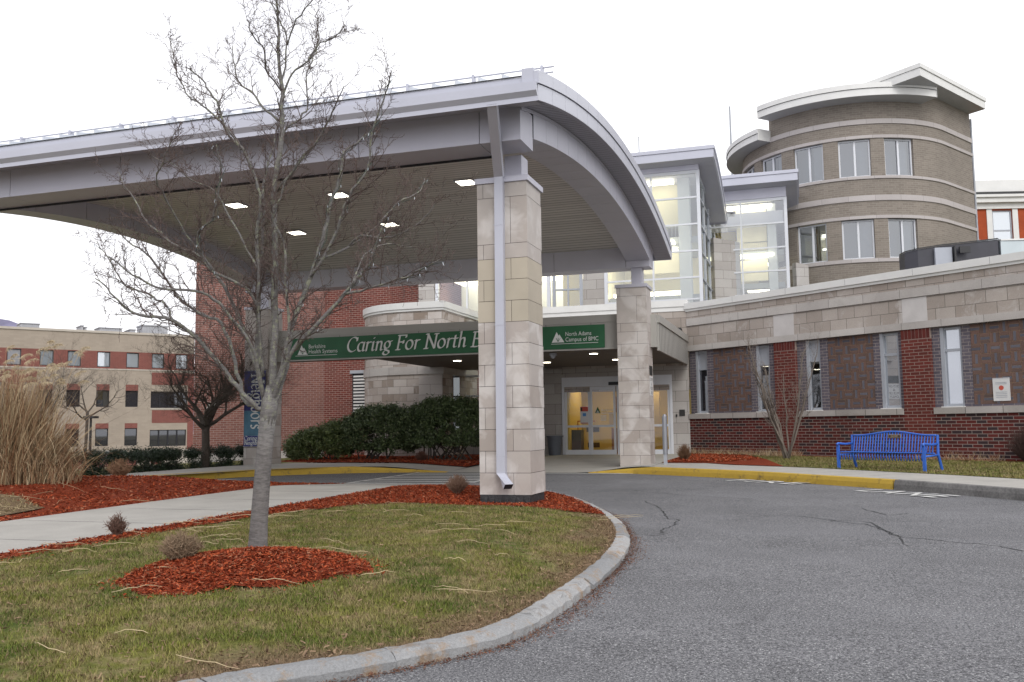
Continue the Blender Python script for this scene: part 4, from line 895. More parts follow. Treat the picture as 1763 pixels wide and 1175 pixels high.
for q in ((-12,3.0,-.02,.1,6.4,7.6),(13.5,17.14,-.02,.1,6.37,7.62),(13.6,17.14,-.02,.1,2.5,3.8),(17.15,17.76,-.03,.1,-.8,7.6),(5.5,12.2,-.02,.1,-2.4,-.85),(13.6,14.6,-.02,.1,-2.4,-.85)): m=MB(); m.box(FL,*q); m.build('red_panel',mRedB,lb)
m=MB(); m.box(FL,-12,17.8,-.05,.1,7.78,7.9); m.box(FL,-12.1,17.8,-.1,.3,11.4,11.62); m.box(FL,13.4,17.15,-.05,.1,3.86,4.0); m.box(FL,14.5,17.78,-.6,0,-2.4,-.2); m.build('ledge',M('pale_ledge',(.46,.42,.37),.8,.1,1),lb)
for i,(a0,a1,z0,z1) in enumerate(W3+W2+W1+big):
    m=MB(); w=.07
    m.box(FL,a0,a1,.10,.18,z0,z0+w); m.box(FL,a0,a1,.10,.18,z1-w,z1); m.box(FL,a0,a0+w,.10,.18,z0+w,z1-w); m.box(FL,a1-w,a1,.10,.18,z0+w,z1-w)
    if a1-a0>2:
        for k in (1,2,3): x=a0+(a1-a0)*k/4; m.box(FL,x-.06,x+.06,.08,.17,z0+w,z1-w)
    f=m.build('window',mDark,lb); m=MB(); m.face([FL.pt(a0,.15,z0),FL.pt(a1,.15,z0),FL.pt(a1,.15,z1),FL.pt(a0,.15,z1)]); m.build('pane',mGlassP if z0>7 else mGlassD,f)
    if z0<7 and a1-a0<2 and i%2: m=MB(); m.box(FL,a0+.5,a0+1.05,.16,.19,z0+.2,z1-.3); m.build('curtain',mWhite,f)
mRT=M('rooftop_grey',(.40,.41,.44),.6,.1,2)
for k,(a0,a1,h) in enumerate(((12.7,15.2,.95),(8.6,10.7,.45),(6.9,7.1,.55),(7.2,7.4,.4),(1.6,3.2,.5),(11.5,12.0,.4))):
    m=MB(); z=11.62; m.prism(FL,[(a0,.8),(a1,.8),(a1,3),(a0,3)],z,z+h*.85)
    m.prism(FL,[(a0-.08,.7),(a1+.08,.7),(a1+.08,3.1),(a0-.08,3.1)],z+h*.86,z+h)
    if a1-a0>1:
        for q in range(8): m.box(FL,a0+.15+q*(a1-a0)/9,a0+.2+q*(a1-a0)/9,.74,.8,z+.08,z+h*.8)
    m.build('rooftop_unit',mRT,lb)
# ---------------------------------------------------------------- round tower
tw=thing('round_tower','taupe brick tower with rounded window front, pale stone bands and wide curved white eaves','tower',(2.4,50.4,0))
C0=(2.41,50.41); RT=5.2; az0=math.atan2(-50.41,-2.41)
def cpt(phi,r): a=az0+R_(phi); return (C0[0]+r*math.cos(a),C0[1]+r*math.sin(a))
PH1=61.44
fd=Vector((math.sin(R_(31.3)),math.cos(R_(31.3)),0))
def towerpath(ph0,ph1,r,flat=3.05,n=60,extra=[]):
    ph=sorted(set(list(np.linspace(ph0,ph1,n))+[e for e in extra if ph0<e<ph1])); p=[cpt(a,r) for a in ph]
    if flat>0: l=p[-1]; p.append((l[0]+fd.x*flat,l[1]+fd.y*flat))
    return p,ph
wins=[-88,-65,-42,-18.5,5,28]; hw=8.0
ed=[w+s*hw for w in wins for s in (-1,1)]
def twall(m,z0,z1,ph0=-130,ph1=PH1,r=RT,holes=True,flat=3.05,mi=0,rev=.28):
    p,ph=towerpath(ph0,ph1,r,flat,70,ed if holes else [])
    u=0
    for i,(a,b) in enumerate(zip(p[:-1],p[1:])):
        l=math.dist(a,b); mid=(ph[i]+ph[i+1])/2 if i+1<len(ph) else 999
        if not(holes and any(abs(mid-w)<hw for w in wins)):
            m.face([(*a,z0),(*b,z0),(*b,z1),(*a,z1)],mi,[(u,z0),(u+l,z0),(u+l,z1),(u,z1)])
        u+=l
    if holes:
        for w in wins:
            for s_ in (-1,1):
                a=cpt(w+s_*hw,r); b=cpt(w+s_*hw,r-rev); q=[(*a,z0),(*b,z0),(*b,z1),(*a,z1)]; m.face(q if s_>0 else q[::-1],mi,[(0,z0),(rev,z0),(rev,z1),(0,z1)])
m=MB()
zw=[(1.6,3.4),(5.3,7.15),(9.2,11.05),(13.11,14.90)]
twall(m,4,9.2,holes=False); twall(m,9.2,11.05); twall(m,11.05,13.11,holes=False); twall(m,13.11,14.90); twall(m,14.90,15.6,holes=False); twall(m,15.6,17.0,ph0=-42,holes=False)
# top caps, back
p,_=towerpath(-130,PH1,RT); e_=p[-1]; bk=[(e_[0]-4,e_[1]+6),(-2,57)]
m.face([(*q,15.9) for q in p+bk]); 
vw(m,e_,bk[0],4,18.5); vw(m,bk[1],p[0],4,15.9)
q=cpt(-42,RT); vw(m,(q[0]+2.2,q[1]+6),q,15.5,17.1)
# high block wall under slab roof
T2=cpt(24,RT-.05); 
m.build('brick_wall',mBrickT,tw)
m=MB(); e9=(p[-1][0]-.02,p[-1][1]); tp=cpt(PH1,RT-.02); vw(m,tp,e9,16.99,17.6); pp2=[cpt(a,RT-.02) for a in np.linspace(20,PH1,14)]
for a,b in zip(pp2[:-1],pp2[1:]): vw(m,a,b,16.99,17.75,0,0)
m.build('upper_wall',mBrickT,tw)
def tband(m,z0,z1,out=.05,ph0=-130,ph1=PH1,inn=.1,flat=3.1,mi=0):
    p,ph=towerpath(ph0,ph1,RT+out,flat); q,_=towerpath(ph0,ph1,RT-inn,flat); u=0
    for i in range(len(p)-1):
        l=math.dist(p[i],p[i+1]); m.face([(*p[i],z0),(*p[i+1],z0),(*p[i+1],z1),(*p[i],z1)],mi,[(u,.3),(u+l,.3),(u+l,.6),(u,.6)])
        m.face([(*q[i],z0),(*q[i+1],z0),(*p[i+1],z0),(*p[i],z0)],mi); m.face([(*p[i],z1),(*p[i+1],z1),(*q[i+1],z1),(*q[i],z1)],mi); u+=l
    m.face([(*p[0],z0),(*p[0],z1),(*q[0],z1),(*q[0],z0)],mi); m.face([(*p[-1],z0),(*q[-1],z0),(*q[-1],z1),(*p[-1],z1)],mi)
m=MB()
for z0,z1,ph in ((9.02,9.19,-130),(11.07,11.22,-130),(11.92,12.18,-130),(12.97,13.10,-130),(14.91,15.06,-130),(15.60,15.83,-41)): tband(m,z0,z1,ph0=ph)
m.build('stone_band',mBand,tw)
mCur=M('window_curtain',(.50,.50,.50),.9,.06,4)
k=0
for z0,z1 in zw[2:]:
    for w in wins:
        a=Vector((*cpt(w-hw,RT-.16),0)); b=Vector((*cpt(w+hw,RT-.16),0)); d=b-a; l=d.length; fr=Fr((a.x,a.y,0),math.atan2(d.y,d.x),1); m=MB(); t=.07
        m.box(fr,0,t,-.03,.05,z0,z1); m.box(fr,l-t,l,-.03,.05,z0,z1); m.box(fr,t,l-t,-.03,.05,z0,z0+t); m.box(fr,t,l-t,-.03,.05,z1-t,z1); c=l*.48; m.box(fr,c,c+.09,-.035,.05,z0+t,z1-t)
        f=m.build('window',mFrameW,tw); m=MB(); m.face([fr.pt(0,.02,z0),fr.pt(l,.02,z0),fr.pt(l,.02,z1),fr.pt(0,.02,z1)]); m.build('pane',glassmat('tower_glass',(.42,.46,.52),.20) if k==0 else bpy.data.materials['tower_glass'],f)
        m=MB()
        lit=(z0<10 and w==-18.5)
        if not lit: m.box(fr,l*.58,l*.95,.25,.28,z0,z1); m.box(fr,-.3,l+.3,.6,.62,z0-.3,z1+.2,1)
        else: m.box(fr,-.8,l+.8,1.6,1.62,z0-.3,z1+.5,2); m.box(fr,l*.55,l*.9,1.0,1.1,z1-.45,z1-.3,3); m.box(fr,l*.5,l*.85,1.2,1.3,z0+.8,z0+.9,3); m.box(fr,l*.3,l*.4,.9,1.0,z0,z1,4)
        m.build('curtain',[mCur,M('room_dim',(.16,.19,.23),.9,.1,1) if k==0 else bpy.data.materials['room_dim'],mCream,mStrip,mBeige],f); k+=1
def eave(m,z0,z1,ph0,ph1,r,rin,mi=0,n=40):
    ph=np.linspace(ph0,ph1,n); P=[cpt(a,r) for a in ph]; Q=[cpt(a,rin) for a in ph]
    for i in range(n-1):
        for (zz0,zz1,rr) in ((z0,z0+(z1-z0)*.58,r-.05),(z0+(z1-z0)*.60,z1,r)):
            a=cpt(ph[i],rr);b=cpt(ph[i+1],rr); m.face([(*a,zz0),(*b,zz0),(*b,zz1),(*a,zz1)],mi)
        m.face([(*Q[i],z0),(*Q[i+1],z0),(*P[i+1],z0),(*P[i],z0)],1); m.face([(*P[i],z1),(*P[i+1],z1),(*Q[i+1],z1),(*Q[i],z1)],mi)
    for a,b,fl in ((P[0],Q[0],1),(P[-1],Q[-1],0)): m.face([(*a,z0),(*b,z0),(*b,z1),(*a,z1)],mi)
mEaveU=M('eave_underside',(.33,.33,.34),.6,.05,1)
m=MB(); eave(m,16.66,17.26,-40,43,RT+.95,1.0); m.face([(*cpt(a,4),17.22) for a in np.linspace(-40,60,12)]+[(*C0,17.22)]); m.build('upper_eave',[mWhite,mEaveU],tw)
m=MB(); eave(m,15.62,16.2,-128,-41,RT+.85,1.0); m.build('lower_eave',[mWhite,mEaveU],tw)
# slab roof over high block
fp=Vector((5.47,43.88,0)); fa=math.atan2(fd.y,fd.x); FS=Fr((fp.x,fp.y,0),fa,1)
m=MB(); P=FS.pt
def zz(a,b): return 17.16+.0*a-.06*b
pts=[(0,0),(7.05,0),(7.05,7),(0,7)]
lo=[P(a,b,zz(a,b)) for a,b in pts]; hi=[P(a,b,zz(a,b)+.36) for a,b in pts]; hi2=[P(a+(-.04 if a<1 else .04),b+(-.05 if b<1 else 0),zz(a,b)+.375) for a,b in pts]; hi3=[p_+Vector((0,0,.2)) for p_ in hi2]
for l_,h_ in ((lo,hi),(hi2,hi3)):
    for i in range(4): j=(i+1)%4; m.face([l_[i],l_[j],h_[j],h_[i]],0)
m.face(hi3,0); m.face(lo[::-1],1); m.face(hi2[::-1],0)
m.build('slab_roof',[mWhite,mEaveU],tw)
m=MB(); m.tube([(8.52,50.5,4),(8.52,50.5,16.9)],.05,6); m.build('rain_pipe',mFrameG,tw)
# ---------------------------------------------------------------- red building far right
rb=thing('red_house','orange red building with white cornice and sash window behind the black rooftop tank','building',(14,72,0))
FR=Fr((9.0,70.9,0),R_(16.2),1)
mOrange=M('orange_red_paint',(.36,.075,.03),.8,.12,2,fine=.15,fscale=30)
m=MB(); wallh(m,FR,-2,14,4,16.7,0,[(4.35,5.75,14.2,16.6)],.25,0); m.build('wall',mOrange,rb)
m=MB(); m.box(FR,-2,14,-.15,.2,16.7,17.1); m.box(FR,-2,14,-.45,.2,17.11,17.45); m.box(FR,-2,14,-.6,.2,17.46,17.65); m.box(FR,3.95,4.33,-.06,.1,14,16.69); m.box(FR,5.77,6.15,-.06,.1,14,16.69); m.build('cornice',mWhite,rb)
m=MB(); m.box(FR,-2.5,14,.1,.2,17.66,18.0,1); m.box(FR,-2,14,.3,3,17.9,18.9,0); 
m.build('roof',[mWhite,mBlack],rb)
m=MB(); m.box(FR,4.35,4.45,.08,.15,14.2,16.6); m.box(FR,5.65,5.75,.08,.15,14.2,16.6); m.box(FR,4.45,5.65,.08,.15,15.1,15.2); m.box(FR,4.45,5.65,.08,.15,16.5,16.6); f=m.build('window',mFrameG,rb)
m=MB(); m.face([FR.pt(4.4,.12,14.2),FR.pt(5.7,.12,14.2),FR.pt(5.7,.12,16.6),FR.pt(4.4,.12,16.6)]); m.build('pane',mGlassP,f)
# rooftop equipment on the wing
eq=thing('rooftop_tank','curved black rooftop enclosure with a pale hatch on the flat roof of the brick wing','rooftop unit',(5,38.6,6.2))
pts=[(3.75,39.3),(3.9,38.7),(4.35,38.45),(5.2,38.5),(5.9,38.75),(6.6,39.0),(7.3,39.2),(7.45,39.6)]; m=MB()
for a,b in zip(pts[:-1],pts[1:]):
    za=8.22+.10*(a[0]-3.8)*1.1; zb2=8.22+.10*(b[0]-3.8)*1.1; za=min(za,8.6);zb2=min(zb2,8.6)
    m.face([(*a,6.2),(*b,6.2),(*b,zb2),(*a,za)]); m.face([(a[0],a[1]-.05,za),(b[0],b[1]-.05,zb2),(b[0],b[1]-.05,zb2+.05),(a[0],a[1]-.05,za+.05)],1)
m.build('tank_shell',[M('dark_slate_metal',(.035,.035,.045),.45,.15,2),mBlack],eq)
m=MB(); m.box(Fr((4.95,38.30,0),R_(10)),0,.62,0,.15,6.2,8.28); m.build('pale_hatch',mFrameG,eq)
m=MB(); m.box(Fr((5.62,38.30,0),R_(10)),0,.06,-.05,.3,6.2,8.3); m.box(Fr((5.75,38.45,0),R_(14)),.1,.5,0,.1,8.05,8.3); m.build('bracket',mBlack,eq)
pk_=thing('rooftop_duct','pale blue grey rooftop duct housing at the right edge above the brick wing','rooftop unit',(9,39.8,6.2))
m=MB(); F9=Fr((7.42,39.3,0),R_(14)); m.extr(F9,[(0,6.2),(0,8.55),(2,9.0),(2,6.2)],0,6); m.build('duct_housing',M('pale_duct',(.48,.54,.56),.5,.05,1),pk_)
m=MB(); m.box(F9,-.0,6,-.04,2,8.56,8.62); m.build('duct_lid',mWhite,pk_)
an=thing('antenna_mast','thin tall antenna mast rising behind the atrium roof left of the round tower','antenna',(-4.0,60,10))
m=MB(); m.tube([(-4.0,60.2,10),(-4.02,60,22.3)],[.10,.05],6); m.build('mast',mFrameG,an)
m=MB()
for i,(dx,dz) in enumerate(((.3,18.0),(.35,18.4),(.5,18.15),(-.15,18.9))): m.tube([(-4,60,dz-.1),(-4+dx,60,dz)],.02,5); m.tube([(-4+dx,60,dz-.3),(-4+dx,60,dz+.4)],.018,5)
m.build('aerial',mFrameG,an)
an2=thing('lightning_rod','short thin lightning rod on the roof just behind the canopy gable','antenna',(-9.7,58,10)); m=MB(); m.tube([(-9.7,58,10),(-9.7,58,20.3)],[.06,.035],5); m.tube([(-9.7,58,10),(-9.7,58,10.6)],[.12,.08],6); m.build('rod',mFrameG,an2)
# ---------------------------------------------------------------- brick wing
wg=thing('brick_wing','single storey red brick wing with stone frieze, woven brick panels and narrow windows','building',(P0[0],P0[1],0))
SE=19.6
win=[(.33,.90),(3.28,3.85),(5.43,5.99),(8.25,8.89),(10.27,10.92),(13.15,13.78),(15.2,15.84),(18.0,18.64)]
pil=[(4.13,5.05),(9.04,10.0),(13.95,14.92)]
weave=[(1.2,2.98),(6.29,8.0),(11.2,12.9),(16.1,17.8)]
ZS,ZL=1.99,4.50
m=MB(); wallh(m,FW,.0,SE,0,ZS-.0,.0,[],.3); m.build('lower_wall',mBrick,wg)
m=MB()
edges=[0]+[v for p_ in pil for v in p_]+[SE]
for a,b in zip(edges[::2],edges[1::2]): wallh(m,FW,a,b,ZS,ZL,-.10,[(w0,w1,2.03,4.47) for w0,w1 in win if a<w0<b]+[(w0,w1,ZS+.1,ZL-.02) for w0,w1 in weave if a<w0<b],.14,0,sgn=-1)
m.build('slate_wall',mSlate,wg)
for a,b in pil:
    m=MB(); m.box(FW,a,b,-.25,.004,.0,ZL-.32,0); m.build('brick_pilaster',mBrickP,wg)
    m=MB(); n=8; w=(b-a)/n
    for i in range(n): m.box(FW,a+i*w+.006,a+(i+1)*w-.006,-.1,.006,ZL-.31,ZL-.005,0)
    m.box(FW,a,b,-.2,.0,ZL-.32,ZL-.001,1); m.build('soldier_course',[islandmat('soldier_brick',[(.13,.028,.022),(.085,.02,.017)],bumps=None),M('pale_mortar',(.34,.27,.24),.9,.1,4)],wg)
mWv=islandmat('weave_brick',[(.135,.088,.075),(.165,.10,.082),(.105,.075,.067)],bumps=None); mWvD=islandmat('weave_brick_dark',[(.085,.083,.105),(.14,.135,.16)],bumps=None); mTanM=M('tan_mortar',(.32,.215,.15),.9,.1,6)
for a,b in weave:
    m=MB(); n=6; w=(b-a)/n; r=8; h=(ZL-ZS-.12)/r; g=.009
    m.face([FW.pt(a,-.125,ZS),FW.pt(b,-.125,ZS),FW.pt(b,-.125,ZL),FW.pt(a,-.125,ZL)],2)
    for i in range(n):
        for j in range(r):
            x=a+i*w; z=ZS+.1+j*h
            for k in range(3):
                mi=1 if k==1 else 0
                if (i+j)%2: m.box(FW,x+g,x+w-g,-.13,-.112,z+k*h/3+g,z+(k+1)*h/3-g,mi)
                else: m.box(FW,x+k*w/3+g,x+(k+1)*w/3-g,-.13,-.112,z+g,z+h-g,mi)
    m.build('woven_brick_panel',[mWv,mWvD,mTanM],wg)
# stone sills
m=MB(); ends=[(.0,4.1)]+[(pil[i][1]+.02,pil[i+1][0]-.02) for i in range(2)]+[(pil[2][1]+.02,SE)]
for a,b in ends: m.box(FW,a,b,-.12,.05,ZS-.16,ZS+.03)
m.build('stone_sill',brick('sill_stone',(.46,.43,.41),(.36,.335,.31),(.16,.15,.14),1.1,9,.012,.2,((.22,.18,.16),1.3,.58,.6),offset=0),wg)
m=MB(); m.box(FW,.0,SE,-.3,.035,4.50,4.72); m.build('stone_lintel',mStoneL,wg)
m=MB(); m.box(FW,.0,SE,-.3,.0,4.721,5.49); m.box(FW,.0,SE,-.3,.001,5.79,6.08)
m.build('stone_frieze',mStone,wg)
m=MB(); m.box(FW,.0,SE,-.28,.04,5.50,5.785); m.build('stone_ledge',mStoneL,wg)
mPB=M('pale_block_stone',(.52,.50,.49),.8,.1,1.5)
for a,b in ((4.17,5.04),(9.14,9.96),(14.1,14.95)): m=MB(); m.box(FW,a,b,-.1,.008,4.725,5.485); m.build('pale_block',mPB,wg)
m=MB(); m.box(FW,-.06,SE,-.5,.10,6.17,6.40); m.box(FW,-.03,SE,-.4,.05,6.075,6.168)
for a in np.arange(2.4,SE,2.4): m.box(FW,a,a+.006,.10,.102,6.18,6.39,1)
m.build('roof_coping',[mWhite,mDark],wg)
m=MB(); m.face([FW.pt(0,-.4,6.2),FW.pt(SE,-.4,6.2),FW.pt(SE,-9,6.2),FW.pt(0,-9,6.2)]); m.box(FW,.2,SE-.2,-.9,-.8,0,6.1,1)
m.build('flat_roof',[mRT,mDark],wg)
for i,(a,b) in enumerate(win):
    m=MB(); z0,z1=2.05,4.46; t=.08; B0,B1=-.22,-.15
    m.box(FW,a,a+t*1.3,B0,B1+.06,z0,z1); m.box(FW,b-t,b,B0,B1,z0,z1); m.box(FW,a+t,b-t,B0,B1,z0,z0+t); m.box(FW,a+t,b-t,B0,B1,z1-t,z1); m.box(FW,a+t,b-t,B0,B1,3.72,3.80)
    m.box(FW,a-.02,b+.02,-.2,.02,z0-.03,z0,1)
    f=m.build('window',[mFrameG,mWhite],wg); m=MB(); m.face([FW.pt(a,-.19,z0),FW.pt(b,-.19,z0),FW.pt(b,-.19,3.75),FW.pt(a,-.19,3.75)]); m.build('pane',mGlassR if i in (3,4,6) else mGlassD if i<2 else bpy.data.materials['tower_glass'],f)  # pane material chosen per window to imitate bright sky or dark reflections
    m=MB(); m.face([FW.pt(a,-.191,3.76),FW.pt(b,-.191,3.76),FW.pt(b,-.191,z1),FW.pt(a,-.191,z1)]); m.build('upper_pane',mFrameG if i<3 else mGlassR,f)
sg=thing('wall_sign','small white notice with a red symbol on the woven brick panel right of the bench','sign',tuple(FW.pt(12,-.1,2.5)))
m=MB(); m.box(FW,11.78,12.26,-.110,-.09,2.17,2.84); m.build('sign_plate',pp,sg)
m=MB(); c=[(12.02+.07*math.cos(a),2.55+.07*math.sin(a)) for a in np.linspace(0,2*math.pi,20,endpoint=False)]; m.face([FW.pt(a,-.087,z) for a,z in c],0); m.box(FW,11.8,12.24,-.089,-.086,2.82,2.83,1); 
for z in (2.70,2.66,2.42,2.37,2.32,2.27): m.box(FW,11.86,12.18,-.089,-.086,z,z+.014,1)
m.build('sign_print',[pr_,mFrameG],sg)
# ---------------------------------------------------------------- bench
bx,by=.72,25.72; FB=Fr((bx,by,float(SWH(bx,by))),R_(-37.5),1)   # a along bench, b backwards
be=thing('park_bench','bright blue slatted metal bench with arched back and plaque before the brick wing','bench',tuple(FB.o))
Lb=2.46; nb=30
m=MB()
for i in range(nb):
    a=.09+i*(Lb-.18)/(nb-1)
    m.tube([FB.pt(a,-.02,.25),FB.pt(a,-.04,.38),FB.pt(a,.0,.445),FB.pt(a,.08,.45),FB.pt(a,.3,.43),FB.pt(a,.47,.42)],.0155,6)
m.build('seat',mBlue,be,smooth=True)
def top(a): t=(a/Lb-.5)*2; return .86+.10*math.cos(t*math.pi/2*1.35) if abs(t)<.74 else .875
top=lambda a: .865+.095*(.5+.5*math.cos(min(1,abs(a/Lb-.5)/.42)*math.pi))
m=MB()
for i in range(nb-1):
    a=.12+i*(Lb-.24)/(nb-2); z=top(a); m.tube([FB.pt(a,.47,.43),FB.pt(a,.50,.47),FB.pt(a,.60,z)],[.017]*3,4)
tp=[FB.pt(a,.60,top(a)) for a in np.linspace(.06,Lb-.06,30)]; m.tube(tp,.024,8); m.tube([FB.pt(.06,.49,.42),FB.pt(Lb-.06,.49,.42)],.022,6)
m.build('backrest',mBlue,be,smooth=True)
for a in (0.03,Lb-.03):
    m=MB(); m.box(FB,a-.035,a+.035,-.05,.0,-.02,.62); m.build('leg',mBlue,be)
    m=MB(); m.tube([FB.pt(a,.74,-.02),FB.pt(a,.58,.40),FB.pt(a,.60,.88)],[.036,.036,.032],6); m.build('leg',mBlue,be)
    m=MB(); m.tube([FB.pt(a,-.06,.60),FB.pt(a,-.07,.645),FB.pt(a,-.01,.665),FB.pt(a,.3,.64),FB.pt(a,.60,.66)],.03,8); m.tube([FB.pt(a,-.03,.36),FB.pt(a,.56,.38)],.026,6); m.build('armrest',mBlue,be,smooth=True)
m=MB(); m.box(FB,Lb*.46,Lb*.60,.545,.56,.80,.885,0); m.box(FB,Lb*.465,Lb*.595,.54,.545,.808,.877,1); 
for z in (.825,.84,.855): m.box(FB,Lb*.49,Lb*.57,.536,.540,z,z+.006,0)
m.build('plaque',[M('brass',(.5,.4,.25),.4,.1,5,metal=.6),M('dark_bronze',(.06,.04,.03),.5,.1,5)],be)
# ---------------------------------------------------------------- bins, bollard, lamp post
tb=thing('waste_bin','grey tapered plastic waste bin standing left of the entrance doors','bin',(-9.75,36.0,.44))
m=MB(); n=20; z=float(APH(-9.7,36))
ci=lambda r,zz:[(-9.75+r*math.cos(a),36.0+r*math.sin(a),zz) for a in np.linspace(0,2*math.pi,n,endpoint=False)]
R3=[ci(.25,z),ci(.31,z+.72),ci(.35,z+.72),ci(.35,z+.79),ci(.29,z+.79),ci(.24,z+.3)]
for a,b in zip(R3[:-1],R3[1:]):
    for i in range(n): j=(i+1)%n; m.face([a[i],a[j],b[j],b[i]])
m.build('bin_body',mGreyBin,tb); m=MB(); m.face(ci(.275,z+.62)); m.build('bin_liner',mDark,tb)
bo=thing('door_post','slim silver metal post with rounded top beside the pillar nearest the doors','post',(-4.12,27.9,.3))
m=MB(); m.tube([(-4.12,27.915,.72),(-4.12,27.915,1.86),(-4.12,27.915,1.93)],[.075,.075,.03],12); m.build('post_body',M('brushed_post',(.30,.31,.34),.35,.05,3,metal=.6),bo)
m=MB(); m.box(FU,-4.17,-4.07,27.86,27.97,.15,.72); m.build('post_base',mFrameG,bo)
lp=thing('lamp_post','thin dark lamp post with flat head in front of the far left building','lamp post',(-37.2,40.8,-.6))
m=MB(); m.tube([(-37.2,40.8,-.8),(-37.2,40.8,2.4)],[.09,.06],8); m.build('pole',mBlack,lp); m=MB(); m.box(FU,-37.55,-36.85,40.6,41.0,2.38,2.50); m.build('lamp_head',mBlack,lp)
ss=thing('small_sign','small white square sign on a yellow post behind the left kerb','sign',(-22.5,24.6,0))
m=MB(); m.tube([(-23.2,26.4,-.1),(-23.2,26.4,.75)],.05,6); m.build('sign_post',mYel,ss); m=MB(); m.box(FU,-23.42,-22.98,26.34,26.36,.72,.98); m.build('sign_plate',pp,ss)
